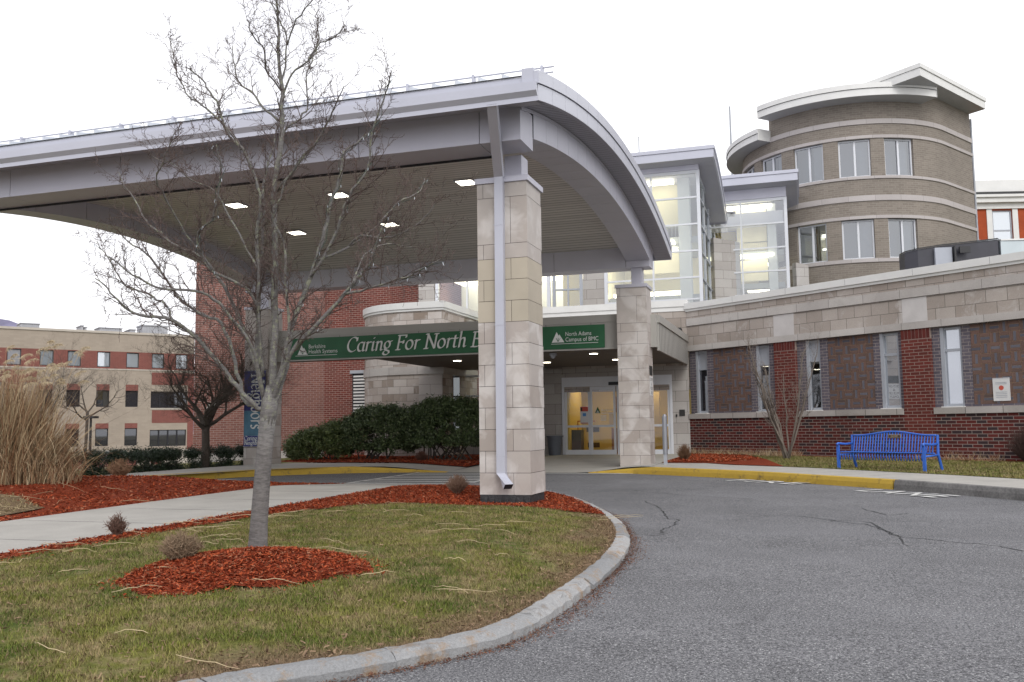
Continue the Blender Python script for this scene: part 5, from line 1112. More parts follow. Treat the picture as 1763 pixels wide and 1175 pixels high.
# ---------------------------------------------------------------- trees
LIMBS=[
[(-5.411,8.286,0.333,0.135),(-5.381,8.263,0.664,0.1309),(-5.335,8.237,1.077,0.1265),(-5.293,8.216,1.431,0.1216),(-5.245,8.199,1.756,0.115)],
[(-5.245,8.199,1.756,0.075),(-5.187,8.183,2.199,0.07),(-5.149,8.158,2.673,0.0649),(-5.138,8.119,3.207,0.0597),(-5.12,8.093,3.624,0.0544),(-5.119,8.062,4.042,0.0489),(-5.034,8.046,4.578,0.0432),(-5.003,8.021,5.027,0.0373),(-5.031,7.994,5.305,0.031),(-5.027,7.971,5.654,0.0244),(-5.034,7.942,6.022,0.017),(-5.039,7.908,6.445,0.007)],
[(-5.003,8.021,5.027,0.016),(-4.866,7.982,5.223,0.014),(-4.683,7.966,5.338,0.012),(-4.523,7.94,5.482,0.0098),(-4.341,7.93,5.53,0.0073),(-4.237,7.893,5.601,0.004)],
[(-4.683,7.966,5.338,0.012),(-4.662,8.066,5.461,0.0098),(-4.67,8.148,5.681,0.0073),(-4.727,8.209,5.936,0.004)],
[(-5.018,8.011,5.087,0.014),(-4.966,8.028,5.613,0.0119),(-5.048,8.035,5.815,0.0097),(-5.144,8.04,5.989,0.0073),(-5.23,8.038,6.256,0.004)],
[(-4.974,8.031,5.553,0.012),(-4.814,7.953,5.794,0.0098),(-4.617,7.901,5.9,0.0073),(-4.467,7.833,6.003,0.004)],
[(-5.228,8.19,1.903,0.03),(-5.06,8.143,2.252,0.0275),(-4.943,8.075,2.655,0.0249),(-4.918,7.973,3.1,0.0222),(-4.882,7.887,3.423,0.0194),(-4.942,7.778,3.664,0.0164),(-4.839,7.724,3.881,0.0132),(-4.67,7.687,4.14,0.0097),(-4.468,7.666,4.332,0.005)],
[(-5.264,8.184,1.845,0.045),(-5.372,8.205,2.206,0.0405),(-5.404,8.231,2.753,0.0358),(-5.406,8.279,3.176,0.0309),(-5.405,8.307,3.814,0.0258),(-5.423,8.347,4.266,0.0203),(-5.38,8.418,4.6,0.0142),(-5.347,8.484,4.952,0.006)],
[(-5.22,8.201,1.815,0.06),(-5.108,8.255,2.17,0.0558),(-5.07,8.287,2.501,0.0515),(-5.01,8.329,2.805,0.0471),(-4.883,8.386,3.172,0.0426),(-4.763,8.435,3.597,0.0379),(-4.697,8.473,3.966,0.033),(-4.609,8.521,4.295,0.0278),(-4.588,8.556,4.543,0.0223),(-4.434,8.645,4.679,0.0162),(-4.339,8.716,4.799,0.008)],
[(-4.882,8.385,3.184,0.03),(-4.766,8.335,3.266,0.0275),(-4.512,8.297,3.672,0.0249),(-4.374,8.236,3.937,0.0222),(-4.124,8.207,4.237,0.0194),(-4.063,8.123,4.482,0.0164),(-3.949,8.06,4.699,0.0132),(-3.806,8.001,4.958,0.0097),(-3.747,7.929,5.071,0.005)],
[(-4.774,8.325,3.338,0.024),(-4.525,8.576,3.525,0.0207),(-4.334,8.804,3.762,0.0173),(-4.166,9.018,4.064,0.0136),(-4.02,9.238,4.228,0.0095),(-4.022,9.408,4.424,0.004)],
[(-4.525,8.576,3.525,0.018),(-4.374,8.532,3.61,0.0157),(-4.08,8.545,3.572,0.0133),(-3.855,8.528,3.624,0.0107),(-3.636,8.502,3.74,0.0079),(-3.493,8.451,3.867,0.004)],
[(-5.219,8.199,1.844,0.045),(-5.056,8.137,2.163,0.0415),(-4.892,8.083,2.418,0.0379),(-4.632,8.063,2.622,0.0342),(-4.301,8.057,2.935,0.0304),(-4.144,8.011,3.075,0.0264),(-4.012,7.962,3.167,0.0222),(-3.901,7.9,3.32,0.0177),(-3.807,7.834,3.469,0.0127),(-3.678,7.78,3.604,0.006)],
[(-4.301,8.057,2.929,0.02),(-3.992,7.922,2.944,0.0174),(-3.656,7.794,2.984,0.0146),(-3.434,7.633,2.984,0.0117),(-3.213,7.468,3.023,0.0084),(-2.994,7.303,3.053,0.004)],
[(-4.184,8.003,3.024,0.014),(-4.155,8.193,3.332,0.0112),(-4.025,8.43,3.485,0.0082),(-3.846,8.698,3.485,0.004)],
[(-5.283,8.183,1.798,0.048),(-5.348,8.103,1.863,0.0446),(-5.521,7.97,2.11,0.0411),(-5.65,7.855,2.325,0.0376),(-5.75,7.754,2.496,0.0339),(-5.878,7.646,2.643,0.0301),(-6.006,7.544,2.72,0.0262),(-6.179,7.434,2.739,0.022),(-6.315,7.331,2.814,0.0176),(-6.402,7.236,2.961,0.0127),(-6.494,7.14,3.095,0.006)],
[(-5.878,7.647,2.626,0.022),(-6.023,7.662,2.722,0.0196),(-6.117,7.687,2.871,0.017),(-6.33,7.677,3,0.0143),(-6.581,7.657,3.095,0.0115),(-6.756,7.651,3.311,0.0083),(-6.949,7.634,3.571,0.004)],
[(-5.337,8.107,1.851,0.04),(-5.518,8.16,1.933,0.0365),(-5.649,8.2,2.305,0.0328),(-5.838,8.217,2.729,0.029),(-6.079,8.248,2.831,0.0251),(-6.369,8.256,3.017,0.021),(-6.748,8.207,3.485,0.0165),(-7.048,8.21,3.688,0.0116),(-7.221,8.26,3.822,0.005)],
[(-5.296,8.168,1.904,0.034),(-5.277,7.996,2.338,0.0306),(-5.304,7.829,2.565,0.0272),(-5.44,7.623,2.844,0.0235),(-5.576,7.434,2.946,0.0197),(-5.836,7.213,2.965,0.0156),(-5.973,7.023,3.078,0.0111),(-6.121,6.823,3.241,0.005)],
[(-5.348,8.224,2.086,0.036),(-5.491,8.211,2.506,0.0335),(-5.656,8.196,2.866,0.0309),(-5.841,8.179,3.188,0.0283),(-6.034,8.169,3.41,0.0256),(-6.394,8.107,3.62,0.0228),(-6.578,8.109,3.76,0.0199),(-6.74,8.119,3.884,0.0168),(-6.882,8.126,4.091,0.0136),(-7.044,8.128,4.301,0.0099),(-7.16,8.147,4.481,0.005)],
[(-5.349,8.212,2.206,0.028),(-5.292,8.08,2.773,0.0258),(-5.365,7.937,3.039,0.0236),(-5.627,7.743,3.209,0.0214),(-5.675,7.616,3.39,0.019),(-5.634,7.52,3.549,0.0165),(-5.444,7.478,3.641,0.014),(-5.322,7.403,3.843,0.0112),(-5.231,7.313,4.095,0.0081),(-5.211,7.207,4.289,0.004)],
[(-5.334,8.222,2.146,0.04),(-5.326,8.134,2.679,0.0374),(-5.286,8.063,3.148,0.0348),(-5.262,7.986,3.614,0.0321),(-5.202,7.939,3.899,0.0294),(-5.242,7.858,4.195,0.0266),(-5.311,7.775,4.431,0.0236),(-5.434,7.682,4.579,0.0206),(-5.469,7.612,4.793,0.0174),(-5.523,7.54,4.955,0.0139),(-5.609,7.459,5.109,0.0101),(-5.698,7.385,5.182,0.005)],
[(-5.311,7.775,4.431,0.018),(-5.494,7.786,4.642,0.0164),(-5.663,7.805,4.82,0.0147),(-5.852,7.819,4.983,0.0129),(-6.006,7.85,5.081,0.0111),(-6.173,7.862,5.339,0.0091),(-6.255,7.904,5.558,0.007),(-6.344,7.945,5.767,0.004)],
[(-5.347,8.484,4.952,0.022),(-5.558,8.504,5.134,0.0191),(-5.711,8.542,5.324,0.016),(-5.911,8.568,5.48,0.0126),(-6.014,8.612,5.773,0.009),(-6.078,8.677,5.972,0.004)],
[(-5.013,8.014,5.069,0.016),(-5.089,7.84,5.254,0.0135),(-5.029,7.713,5.396,0.0109),(-5.065,7.562,5.478,0.008),(-5.047,7.424,5.588,0.004)],
[(-5.296,8.381,4.326,0.02),(-5.26,8.452,4.79,0.0178),(-5.126,8.581,4.99,0.0156),(-5.097,8.677,5.176,0.0132),(-5.154,8.733,5.501,0.0106),(-5.102,8.828,5.771,0.0078),(-5.096,8.92,5.929,0.004)],
[(-5.097,8.069,4.042,0.022),(-4.791,7.962,4.25,0.0183),(-4.492,7.851,4.471,0.0143),(-4.266,7.72,4.661,0.0099),(-4.067,7.581,4.847,0.004)],
[(-5.283,8.057,3.207,0.018),(-5.627,8.08,3.784,0.0157),(-5.897,8.15,4.135,0.0133),(-6.24,8.212,4.31,0.0107),(-6.529,8.289,4.521,0.0079),(-6.877,8.353,4.674,0.004)],
[(-5.627,7.743,3.209,0.016),(-5.728,7.466,3.546,0.014),(-5.748,7.226,3.782,0.012),(-5.712,7.01,3.951,0.0098),(-5.495,6.853,4.107,0.0073),(-5.281,6.696,4.253,0.004)],
]
mBark=barkmat('grey_bark',(.125,.118,.115),(.225,.215,.21),(.27,.28,.20),z0=1.25); mBarkL=mBark; mTwig=M('red_grey_twigs',(.10,.075,.068),.9,.25,8); mDBark=M('dark_bark',(.075,.062,.052),.9,.3,8,bumps=(30,.6,.02))
def twigs(m,pts,rads,dens,lmin,lmax,rnd,up=.35,sub=3,n=3,start=.3):
    P=[Vector(p) for p in pts]; d=[0]
    for a,b in zip(P[:-1],P[1:]): d.append(d[-1]+(b-a).length)
    T=d[-1]; k=int(T*dens); 
    for i in range(k):
        u=T*(start+(1-start)*(i+rnd.random())/k); j=max(q for q in range(len(d)) if d[q]<=u); j=min(j,len(P)-2); t=(u-d[j])/max(1e-6,d[j+1]-d[j]); p=P[j].lerp(P[j+1],t); r=rads[j]*(1-t)+rads[j+1]*t
        ax=(P[j+1]-P[j]).normalized(); rv=Vector((rnd.gauss(0,1),rnd.gauss(0,1),rnd.gauss(0,1))); rv=(rv-ax*rv.dot(ax)).normalized()
        dr=(ax*.75+rv*.75+Vector((0,0,up))).normalized(); ln=rnd.uniform(lmin,lmax)*(1-.35*u/T); grow(m,p,dr,ln,min(r*.55,.004+ln*.009),sub,rnd,up,n)
def grow(m,p,dr,ln,r,sub,rnd,up,n):
    q=[p]; k=5; dd=dr.copy()
    for i in range(k):
        dd=(dd+Vector((rnd.gauss(0,.17),rnd.gauss(0,.17),rnd.gauss(0,.12)+up*.10))).normalized(); q.append(q[-1]+dd*ln/k)
    m.tube(q,[max(.0017,r*(1-.8*i/k)) for i in range(k+1)],n,cap=False)
    if sub>0:
        for i in range(1,k+1):
            for _ in range(1 if rnd.random()<.85 else 2):
                ax=(q[i]-q[i-1]).normalized(); rv=Vector((rnd.gauss(0,1),rnd.gauss(0,1),rnd.gauss(0,1))); rv=(rv-ax*rv.dot(ax)).normalized()
                grow(m,q[i],(ax*.6+rv*.85+Vector((0,0,up*.4))).normalized(),ln*rnd.uniform(.22,.48),max(.0022,r*.6),sub-1,rnd,up,n)
tr=thing('bare_tree','bare winter tree with smooth grey trunk and lichened limbs in the red mulch ring','tree',(-5.41,8.29,.3))
rnd=random.Random(3)
m=MB(); t0=LIMBS[0]; pts=[p[:3] for p in t0]; base=Vector(pts[0]); ptsx=[tuple(base+Vector((0,0,-.12)))]+pts; m.tube(ptsx,[.125,.104,.088,.082,.080,.082],16); m.build('trunk',mBark,tr,smooth=True)
m=MB(); mt=MB()
for lb_ in LIMBS[1:]:
    c=catmull([p[:3] for p in lb_],4); u=np.linspace(0,len(lb_)-1,len(c)); r=np.interp(u,range(len(lb_)),[p[3] for p in lb_])
    r=r*.53+.002; c=c+np.array([[rnd.gauss(0,.006) for _ in range(3)] for _ in c]); m.tube([tuple(p) for p in c],[x*(1+rnd.uniform(-.07,.07)) for x in r],8)
    twigs(mt,[tuple(p) for p in c],r,10 if r[0]<.032 else 7,.20,.62,rnd,start=.2,sub=2)
tt=Vector(t0[-1][:3]); m.tube([tt+Vector((-.01,0,-.14)),tt+Vector((0,0,.0)),tt+Vector((.015,0,.12)),tt+Vector((.02,0,.3))],[.066,.086,.086,.04],12)
m.build('limb',mBarkL,tr,smooth=True); mt.build('twig',mTwig,tr)['kind']='stuff'
sl=thing('string_light','thin string of small clear bulbs wound loosely through the bare tree','string lights',(-5.4,8.3,3))
mBulb=M('clear_bulb',(.6,.66,.72),.2,.02,3,spec=.8); m=MB()
for li in (8,9,12,16,20,10,13):
    c=catmull([p[:3] for p in LIMBS[li]],3); c=c[len(c)//3:]; w=[tuple(Vector(p)+Vector((.035*math.cos(i*1.3),.035*math.sin(i*1.3),-.02))) for i,p in enumerate(c)]; m.tube(w,.0025,3,cap=False)
    for i,p in enumerate(w):
        if i%2==0: q=Vector(p); mb=MB(); mb.tube([q,q+Vector((rnd.uniform(-.012,.012),rnd.uniform(-.01,.01),-.028))],[.0045,.002],5); mb.build('bulb',mBulb,sl)
m.build('light_wire',M('green_wire',(.02,.07,.05),.6,.1,3),sl)
def wildtree(name,label,base,h,spread,seed,mat,trunk=.35,r0=.15,nl=7,levels=3,cat='tree',group=None,tw=True,droop=.0,lm=None):
    rnd=random.Random(seed); t=thing(name,label,cat,base,group); b=Vector(base); m=MB(); mt=MB(); top_=b+Vector((rnd.uniform(-.1,.1),rnd.uniform(-.1,.1),h*trunk))
    m.tube([b-Vector((0,0,.1)),b+Vector((0,0,.15)),b.lerp(top_,.5)+Vector((.03,0,0)),top_],[r0*1.25,r0,r0*.85,r0*.8],10); m.build('trunk',mat,t,smooth=True); m=MB()
    def limb(p,dr,ln,r,lv):
        k=6;q=[p];dd=dr.copy()
        for i in range(k): dd=(dd+Vector((rnd.gauss(0,.16),rnd.gauss(0,.16),rnd.gauss(0,.1)+.07-droop))).normalized(); q.append(q[-1]+dd*ln/k)
        rr=[r*(1-.7*i/k) for i in range(k+1)]; m.tube(q,rr,6)
        if lv>0:
            for i in range(2,k+1):
                for _ in range(1 if i<5 else 2):
                    ax=(q[i]-q[i-1]).normalized(); rv=Vector((rnd.gauss(0,1),rnd.gauss(0,1),rnd.gauss(0,.7))); rv=(rv-ax*rv.dot(ax)).normalized(); limb(q[i],(ax*.7+rv*.8).normalized(),ln*rnd.uniform(.4,.6),rr[i]*.7,lv-1)
        elif tw: twigs(mt,[tuple(x) for x in q],rr,4.5,.2,.55,rnd,sub=1,start=.1)
    for i in range(nl):
        a=2*math.pi*i/nl+rnd.uniform(-.4,.4); el=rnd.uniform(.25,1.1); st=b.lerp(top_,rnd.uniform(.75,1)); limb(st,Vector((math.cos(a)*math.cos(el),math.sin(a)*math.cos(el),math.sin(el))),spread*rnd.uniform(.8,1.15),r0*.5,levels)
    m.build('crown',mat,t); 
    if len(mt.v): mt.build('twig',mat if lm is None else lm,t)['kind']='stuff'
    return t
wildtree('bare_tree','dark bare spreading tree standing behind the yellow kerb left of the banner pillar',(-19.9,27.2,.15),5.0,2.25,11,mDBark,.36,.16,9,3)
for i,(x,y,s,lab) in enumerate(((-46.8,45.8,21,'leftmost thin dark bare tree before the far office building'),(-45.4,46.4,22,'middle thin dark bare tree before the far office building'),(-43.2,46.9,23,'rightmost thin dark bare tree before the far office building, nearest the lamp post'))):
    wildtree('distant_tree',lab,(x,y,-.9),8.6,2.7,s,mDBark,.45,.11,5,2,group='thin bare trees before the far office building')
# bare multi stem shrub by the wing
def stemshrub(name,label,base,h,spread,n,seed,mat,r=.03,dens=3):
    rnd=random.Random(seed); t=thing(name,label,'shrub',base); m=MB(); mt=MB(); b=Vector(base)
    for i in range(n):
        a=rnd.uniform(0,2*math.pi); d=spread*rnd.uniform(.25,1); e=b+Vector((math.cos(a)*d,math.sin(a)*d*.6,h*rnd.uniform(.6,1))); q=[b+Vector((rnd.uniform(-.1,.1),rnd.uniform(-.1,.1),-.05))]
        for k in range(1,8): u=k/7; q.append(b.lerp(e,u)+Vector((math.cos(a)*d*.16*math.sin(u*3),0,h*.07*math.sin(u*3.1)))+Vector((rnd.gauss(0,.03),rnd.gauss(0,.03),0)))
        rr=[r*(1-.8*k/7) for k in range(8)]; m.tube(q,rr,6); twigs(mt,[tuple(x) for x in q],rr,dens,.25,.9,rnd,sub=1,start=.3,up=.5)
    m.build('stem',mat,t,smooth=True); mt.build('twig',mat,t)['kind']='stuff'; return t
stemshrub('bare_shrub','tall bare multi stemmed shrub against the brick wing left of the blue bench',(-.65,31.5,.38),4.4,1.9,12,5,M('grey_brown_stem',(.17,.145,.125),.9,.2,6),.036,4)
# small clipped twiggy bushes
def puff(label,base,w,h,seed,col,n=520,dark=False):
    rnd=random.Random(seed); t=thing('twiggy_bush',label,'bush',base); m=MB(); b=Vector(base)
    for i in range(n):
        th=rnd.uniform(0,2*math.pi); ph=rnd.uniform(0,1.5)**.8; rr=rnd.uniform(.65,1.12); e=b+Vector((math.cos(th)*math.sin(ph)*w/2*rr,math.sin(th)*math.sin(ph)*w/2*rr,h*(.38+.62*math.cos(ph))*rr)); mid=b.lerp(e,.55)+Vector((rnd.gauss(0,.02),rnd.gauss(0,.02),.0)); s0=b+Vector((rnd.uniform(-.04,.04),rnd.uniform(-.04,.04),0))
        m.tube([s0,mid,e,e+Vector((rnd.gauss(0,.02),rnd.gauss(0,.02),rnd.uniform(0,.03)))],[.0042,.0036,.0028,.0018],3,cap=False)
        for _ in range(2): q=mid.lerp(e,rnd.uniform(.3,.9)); m.tube([q,q+Vector((rnd.gauss(0,.035),rnd.gauss(0,.035),rnd.gauss(.015,.03)))],[.003,.0018],3,cap=False)
    m.build('branch',M('bush_'+str(seed),col,.9,.2,8),t)['kind']='stuff'
    m=MB(); m.tube([b-Vector((0,0,.05)),b+Vector((0,0,h*.3))],[.03,.015],6); m.build('stem',mDBark,t)
puff('round tan twiggy bush on the mulch ring left of the bare tree',(-5.70,7.45,H1(-5.7,7.45)),.40,.27,31,(.25,.18,.12),620)
puff('small dark twiggy bush between the concrete path and the lawn',(-8.42,9.75,H1(-8.42,9.75)),.26,.26,32,(.15,.09,.07),170)
puff('low tan twiggy bush beside the base of the near stone pillar',(-6.45,16.6,H1(-6.45,16.6)),.46,.34,33,(.22,.14,.10),480)
puff('rust brown twiggy bush on the far left mulch bed beside the ornamental grass',(-15.7,18.2,H1(-15.7,18.2)),.62,.46,34,(.25,.15,.095),480)
puff('small brown twiggy bush in front of the evergreen shrubs',(-13.2,30.5,.38),.5,.38,35,(.12,.06,.045),500)
puff('brown twiggy bush beside the silver post at the entrance mulch',(-3.9,30.6,.38),.5,.55,36,(.17,.10,.06),500)
puff('dark red twiggy bush beside the grey waste bin',(-10.9,35.2,.38),.9,.7,37,(.07,.025,.02),700)
puff('dark bare bush against the brick wing at the right edge',(*WP(12.9,.5),.38),1.1,1.0,38,(.07,.045,.04),900)
# evergreen shrubs
def leaves(name,cent,mat,size,parent=None,kind=None,flat=.5,asp=2.2):
    n=len(cent); d=rng.normal(size=(n,3)); d[:,2]+=flat; d/=np.linalg.norm(d,axis=1)[:,None]; u=np.cross(d,rng.normal(size=(n,3))); u/=np.linalg.norm(u,axis=1)[:,None]; v=np.cross(d,u)
    s=size*rng.uniform(.6,1.3,(n,1)); a=u*s*.5*asp/1.6; b=v*s*.28
    V=np.stack([cent-a,cent+b,cent+a,cent-b],1).reshape(-1,3); F=np.arange(4*n).reshape(-1,4); return npmesh(name,V,F,mat,parent,kind)
def leafmat(name,cols):
    m=islandmat(name,cols,.5,.2,scale=2,spec=.5,bumps=None); return m
mLeaf=leafmat('evergreen_leaf',[(.022,.04,.014),(.055,.088,.028),(.085,.125,.045),(.14,.175,.08)]); mLeafD=leafmat('hedge_leaf',[(.008,.018,.009),(.02,.04,.016),(.035,.055,.022)])
mLeafY=leafmat('rhododendron_leaf',[(.045,.075,.022),(.10,.145,.04),(.16,.195,.07),(.06,.095,.03)])
def shrub(label,cx_,cy_,rx,ry,h,seed,mat,n,z0=.36,size=.072,stems=14,boxy=2.6,tilt=0,group=None,name='evergreen_shrub',low=.12):
    global rng
    rng=np.random.default_rng(seed); t=thing(name,label,'shrub',(cx_,cy_,z0),group)
    # clumps over a superellipsoid shell
    k=n//60; U=rng.uniform(0,2*np.pi,k); W=rng.uniform(-.55,1,k); cs=np.sqrt(np.clip(1-np.abs(W)**2,0,1))**(2/boxy); rad=rng.uniform(.72,1.03,k)
    cx2=np.sign(np.cos(U))*np.abs(np.cos(U))**(2/boxy)*cs*rx*rad; cy2=np.sign(np.sin(U))*np.abs(np.sin(U))**(2/boxy)*cs*ry*rad; cz=h*.5+np.sign(W)*np.abs(W)**(2/boxy)*h*.5*rad
    hh=1+tilt*cx2/rx; cc=np.stack([cx_+cx2,cy_+cy2,z0+np.maximum(cz*hh,low)],1)
    cr=rng.uniform(.07,.17,k)
    P=np.repeat(cc,60,0)+rng.normal(size=(k*60,3))*np.repeat(cr,60)[:,None]*.62
    leaves('foliage',P,mat,size,t,'stuff')
    rnd=random.Random(seed); m=MB()
    for i in range(stems):
        a=rnd.uniform(0,2*math.pi); b=Vector((cx_+rnd.uniform(-.5,.5)*rx,cy_+rnd.uniform(-.5,.3)*ry,z0-.05)); e=Vector((cx_+math.cos(a)*rx*.75,cy_+math.sin(a)*ry*.7,z0+h*rnd.uniform(.45,.8)))
        m.tube([b,b.lerp(e,.4)+Vector((rnd.gauss(0,.08),rnd.gauss(0,.08),.1)),e],[.035,.022,.01],6)
    m.build('stem',mDBark,t); return t
shrub('low bushy yellow green evergreen shrub, leftmost of the row behind the banner canopy',-17.75,31.4,1.35,.9,1.35,41,mLeafY,30000,tilt=.28,low=.1)
shrub('dark rounded evergreen shrub in the middle of the row behind the banner canopy',-15.35,31.6,1.5,1.0,2.08,42,mLeaf,42000,tilt=.05,low=.5)
shrub('tallest dark evergreen shrub, rightmost of the row, before the round stone bay',-12.55,31.6,1.75,1.0,2.3,43,mLeaf,52000,low=.75,stems=22)
for i,(x,y,lab) in enumerate(((-20.55,20.6,'short clipped dark hedge block, leftmost behind the yellow kerb'),(-20.45,22.6,'second clipped dark hedge block from the left behind the yellow kerb'),(-20.4,24.4,'clipped dark hedge block behind the small white sign'),(-20.3,26.0,'clipped dark hedge block just left of the dark bare tree'),(-19.9,28.3,'clipped dark hedge block between the dark bare tree and the banner pillar'))):
    shrub(lab,x,y,.62,.82,.80,50+i,mLeafD,14000,z0=.20,size=.045,stems=5,boxy=5,group='clipped hedge blocks behind the left kerb',name='hedge_block',low=.02)
# ---------------------------------------------------------------- ornamental grass
og=thing('ornamental_grass','tall clump of dry tan ornamental grass with feathery plumes at the left edge','grass clump',(-15.0,14.6,.5))
rg2=np.random.default_rng(9)
def bladesmesh(name,n,cx_,cy_,rb,hmin,hmax,lean,w,mat,parent,rnd,seg=6,droop=1.0):
    V=[];F=[]
    a=rnd.uniform(0,2*np.pi,n); r=rb*np.sqrt(rnd.uniform(0,1,n)); bx_=cx_+r*np.cos(a)*1.25; by_=cy_+r*np.sin(a); dirx=np.cos(a)*r/rb+rnd.normal(0,.8,n); diry=np.sin(a)*r/rb+rnd.normal(0,.8,n); l=np.hypot(dirx,diry); dirx/=l; diry/=l
    h=rnd.uniform(hmin,hmax,n); ln=lean*rnd.uniform(.15,1.,n)*h*(.35+r/rb*.65); z0=np.ravel(H(bx_,by_))-.02; dr=droop*rnd.uniform(.0,1,n)**2
    tw=rnd.uniform(0,np.pi,n); ph=rnd.uniform(0,6.28,n); am=rnd.normal(0,.07,n)
    for i in range(seg+1):
        t=i/seg; x=bx_+dirx*ln*t**1.8+am*np.sin(ph+t*5)*t; y=by_+diry*ln*t**1.8+am*np.cos(ph+t*4)*t; z=z0+h*(t-.42*dr*t**3.5); ww=w*(1-t)**.6*.5+.0008
        V.append(np.stack([x-np.cos(tw)*ww,y-np.sin(tw)*ww,z],1)); V.append(np.stack([x+np.cos(tw)*ww,y+np.sin(tw)*ww,z],1))
    V=np.stack(V,1).reshape(-1,3); k=2*(seg+1); b=(np.arange(n)*k)[:,None]
    F=np.concatenate([b+np.array([[2*i,2*i+1,2*i+3,2*i+2]]) for i in range(seg)],0)
    return npmesh(name,V,F,mat,parent,'stuff')
mReed=islandmat('dry_reed',[(.10,.065,.04),(.38,.28,.16),(.50,.40,.26),(.32,.20,.11),(.22,.11,.06)],.8,.15,bumps=None); mPlume=islandmat('plume',[(.50,.41,.27),(.62,.52,.36)],.9,.1,bumps=None)
bladesmesh('blade',2600,-15.5,14.3,.8,1.3,2.5,.34,.016,mReed,og,rg2,droop=.8); bladesmesh('blade',3400,-15.3,14.4,.95,.7,1.9,.75,.015,mReed,og,rg2,droop=2.1); bladesmesh('blade',1500,-14.9,14.6,.9,.3,1.1,1.3,.013,mReed,og,rg2,droop=2.2)
V=[];F=[];rr_=random.Random(4); m=MB(); mp=MB()
for i in range(70):
    a=rr_.uniform(0,2*math.pi); r=.75*math.sqrt(rr_.random()); b=Vector((-15.4+r*math.cos(a)*1.3,14.4+r*math.sin(a),.5)); h=rr_.uniform(2.0,2.85); dx=math.cos(a)*r*.9+rr_.uniform(-.1,.35); dy=math.sin(a)*r*.4
    q=[b+Vector((dx*t**1.6,dy*t**1.6,h*t)) for t in (0,.3,.6,.85,1)]; m.tube(q,[.006,.005,.004,.003,.002],4,cap=False)
    d=Vector((.55,rr_.uniform(-.2,.2),.45)).normalized(); L0=rr_.uniform(.22,.36); tip=q[-1]
    for k in range(150):
        t=rr_.random(); p=tip+d*L0*t+Vector((0,0,-.14*t*t)); e=p+Vector((rr_.gauss(.04,.035),rr_.gauss(0,.035),rr_.gauss(-.045,.03)))*(1.3-t*.7); s=Vector((rr_.gauss(0,.004),rr_.gauss(0,.004),.006)); mp.face([p,p+s,e])
m.build('stalk',mReed,og)['kind']='stuff'; mp.build('plume',mPlume,og)['kind']='stuff'
# dry tufts by the wing wall and entry
tf=thing('dry_grass_tuft','row of low dry tan grass tufts along the foot of the brick wing','grass clump',(-1,31.5,.4))
m=MB(); rr_=random.Random(8)
for i in range(1500):
    s=rr_.uniform(.6,5.4) if rr_.random()<.8 else rr_.uniform(9.5,12.2); t=.25+rr_.random()*.7*(1 if s<5 else .3); x,y=WP(s,t); z=float(SWH(x,y)); a=rr_.uniform(0,6.28); l=rr_.uniform(.1,.42); e=Vector((x+math.cos(a)*l*.6,y+math.sin(a)*l*.6,z+l*rr_.uniform(.4,1))); b=Vector((x,y,z)); m.face([b,b+Vector((.012,0,0)),e])
m.build('blade',mReed,tf)['kind']='stuff'
# ---------------------------------------------------------------- lawn blades, chips, straw
A=np.array(ki[i0:i1+1]+lawnN[:-1]+[(-8.3,ki[i0][1])]); RA_=np.array(RING)
def scatter(n,poly,dens=None):
    x0,y0=poly.min(0);x1,y1=poly.max(0); X=np.empty(0);Y=np.empty(0); g=np.random.default_rng(n)
    while len(X)<n:
        x=g.uniform(x0,x1,n);y=g.uniform(y0,y1,n); k=inside(x,y,poly)
        if dens is not None: k&=g.uniform(0,1,n)<dens(x,y)
        X=np.concatenate([X,x[k]]);Y=np.concatenate([Y,y[k]])
    return X[:n],Y[:n]
g=np.random.default_rng(5); nB=240000
x,y=scatter(nB,A,lambda x,y: np.clip(7.5/np.hypot(x,y),0,1)**1.2); k=~inside(x,y,RA_); bare=np.sin(x*2.7+1.3*np.sin(y*1.9))*np.sin(y*3.1+1.7*np.sin(x*2.2))+.5*np.sin(x*7+y*5); k&=~((bare>.78)&(g.uniform(0,1,len(x))<.75)); x=x[k];y=y[k]; n=len(x); z=np.ravel(H(x,y)); dv=dryI(x,y)
h=g.uniform(.014,.042,n)*(1-.45*dv); a=g.uniform(0,2*np.pi,n); l=g.uniform(.2,1.4,n)*h; w=.0028+.0006*np.hypot(x,y)/6
p0=np.stack([x-np.sin(a)*w,y+np.cos(a)*w,z-.004],1); p1=np.stack([x+np.sin(a)*w,y-np.cos(a)*w,z-.004],1); p2=np.stack([x+np.cos(a)*l,y+np.sin(a)*l,z+h],1)
gb=npmesh('lawn_grass',np.stack([p0,p1,p2],1).reshape(-1,3),np.arange(3*n).reshape(-1,3),mBlade,kind='stuff'); at=gb.data.attributes.new('dry','FLOAT','POINT'); at.data.foreach_set('value',np.repeat(np.clip(dv+g.choice([0,0,0,.8],n),0,1),3).astype(np.float32))
def chips(name,X,Y,zf,s0,s1,seed):
    g=np.random.default_rng(seed); n=len(X); c=np.stack([X,Y,zf+g.uniform(-.004,.02,n)],1); d=g.normal(size=(n,3)); d[:,2]*=.35; d/=np.linalg.norm(d,axis=1)[:,None]; u=np.cross(d,np.array([0,0,1.0])+g.normal(0,.4,(n,3))); u/=np.linalg.norm(u,axis=1)[:,None]; nn=np.cross(d,u)
    L_=g.uniform(s0,s1,(n,1)); a=d*L_; b=u*L_*g.uniform(.15,.4,(n,1)); t=nn*L_*.1
    V=np.stack([c-a-b,c+a-b*.6,c+a*.8+b,c-a*.7+b,c+t*3],1).reshape(-1,3); base=(np.arange(n)*5)[:,None]
    F=np.concatenate([base+np.array([[0,1,4]]),base+np.array([[1,2,4]]),base+np.array([[2,3,4]]),base+np.array([[3,0,4]])],0); return npmesh(name,V,F,mChip,kind='stuff')
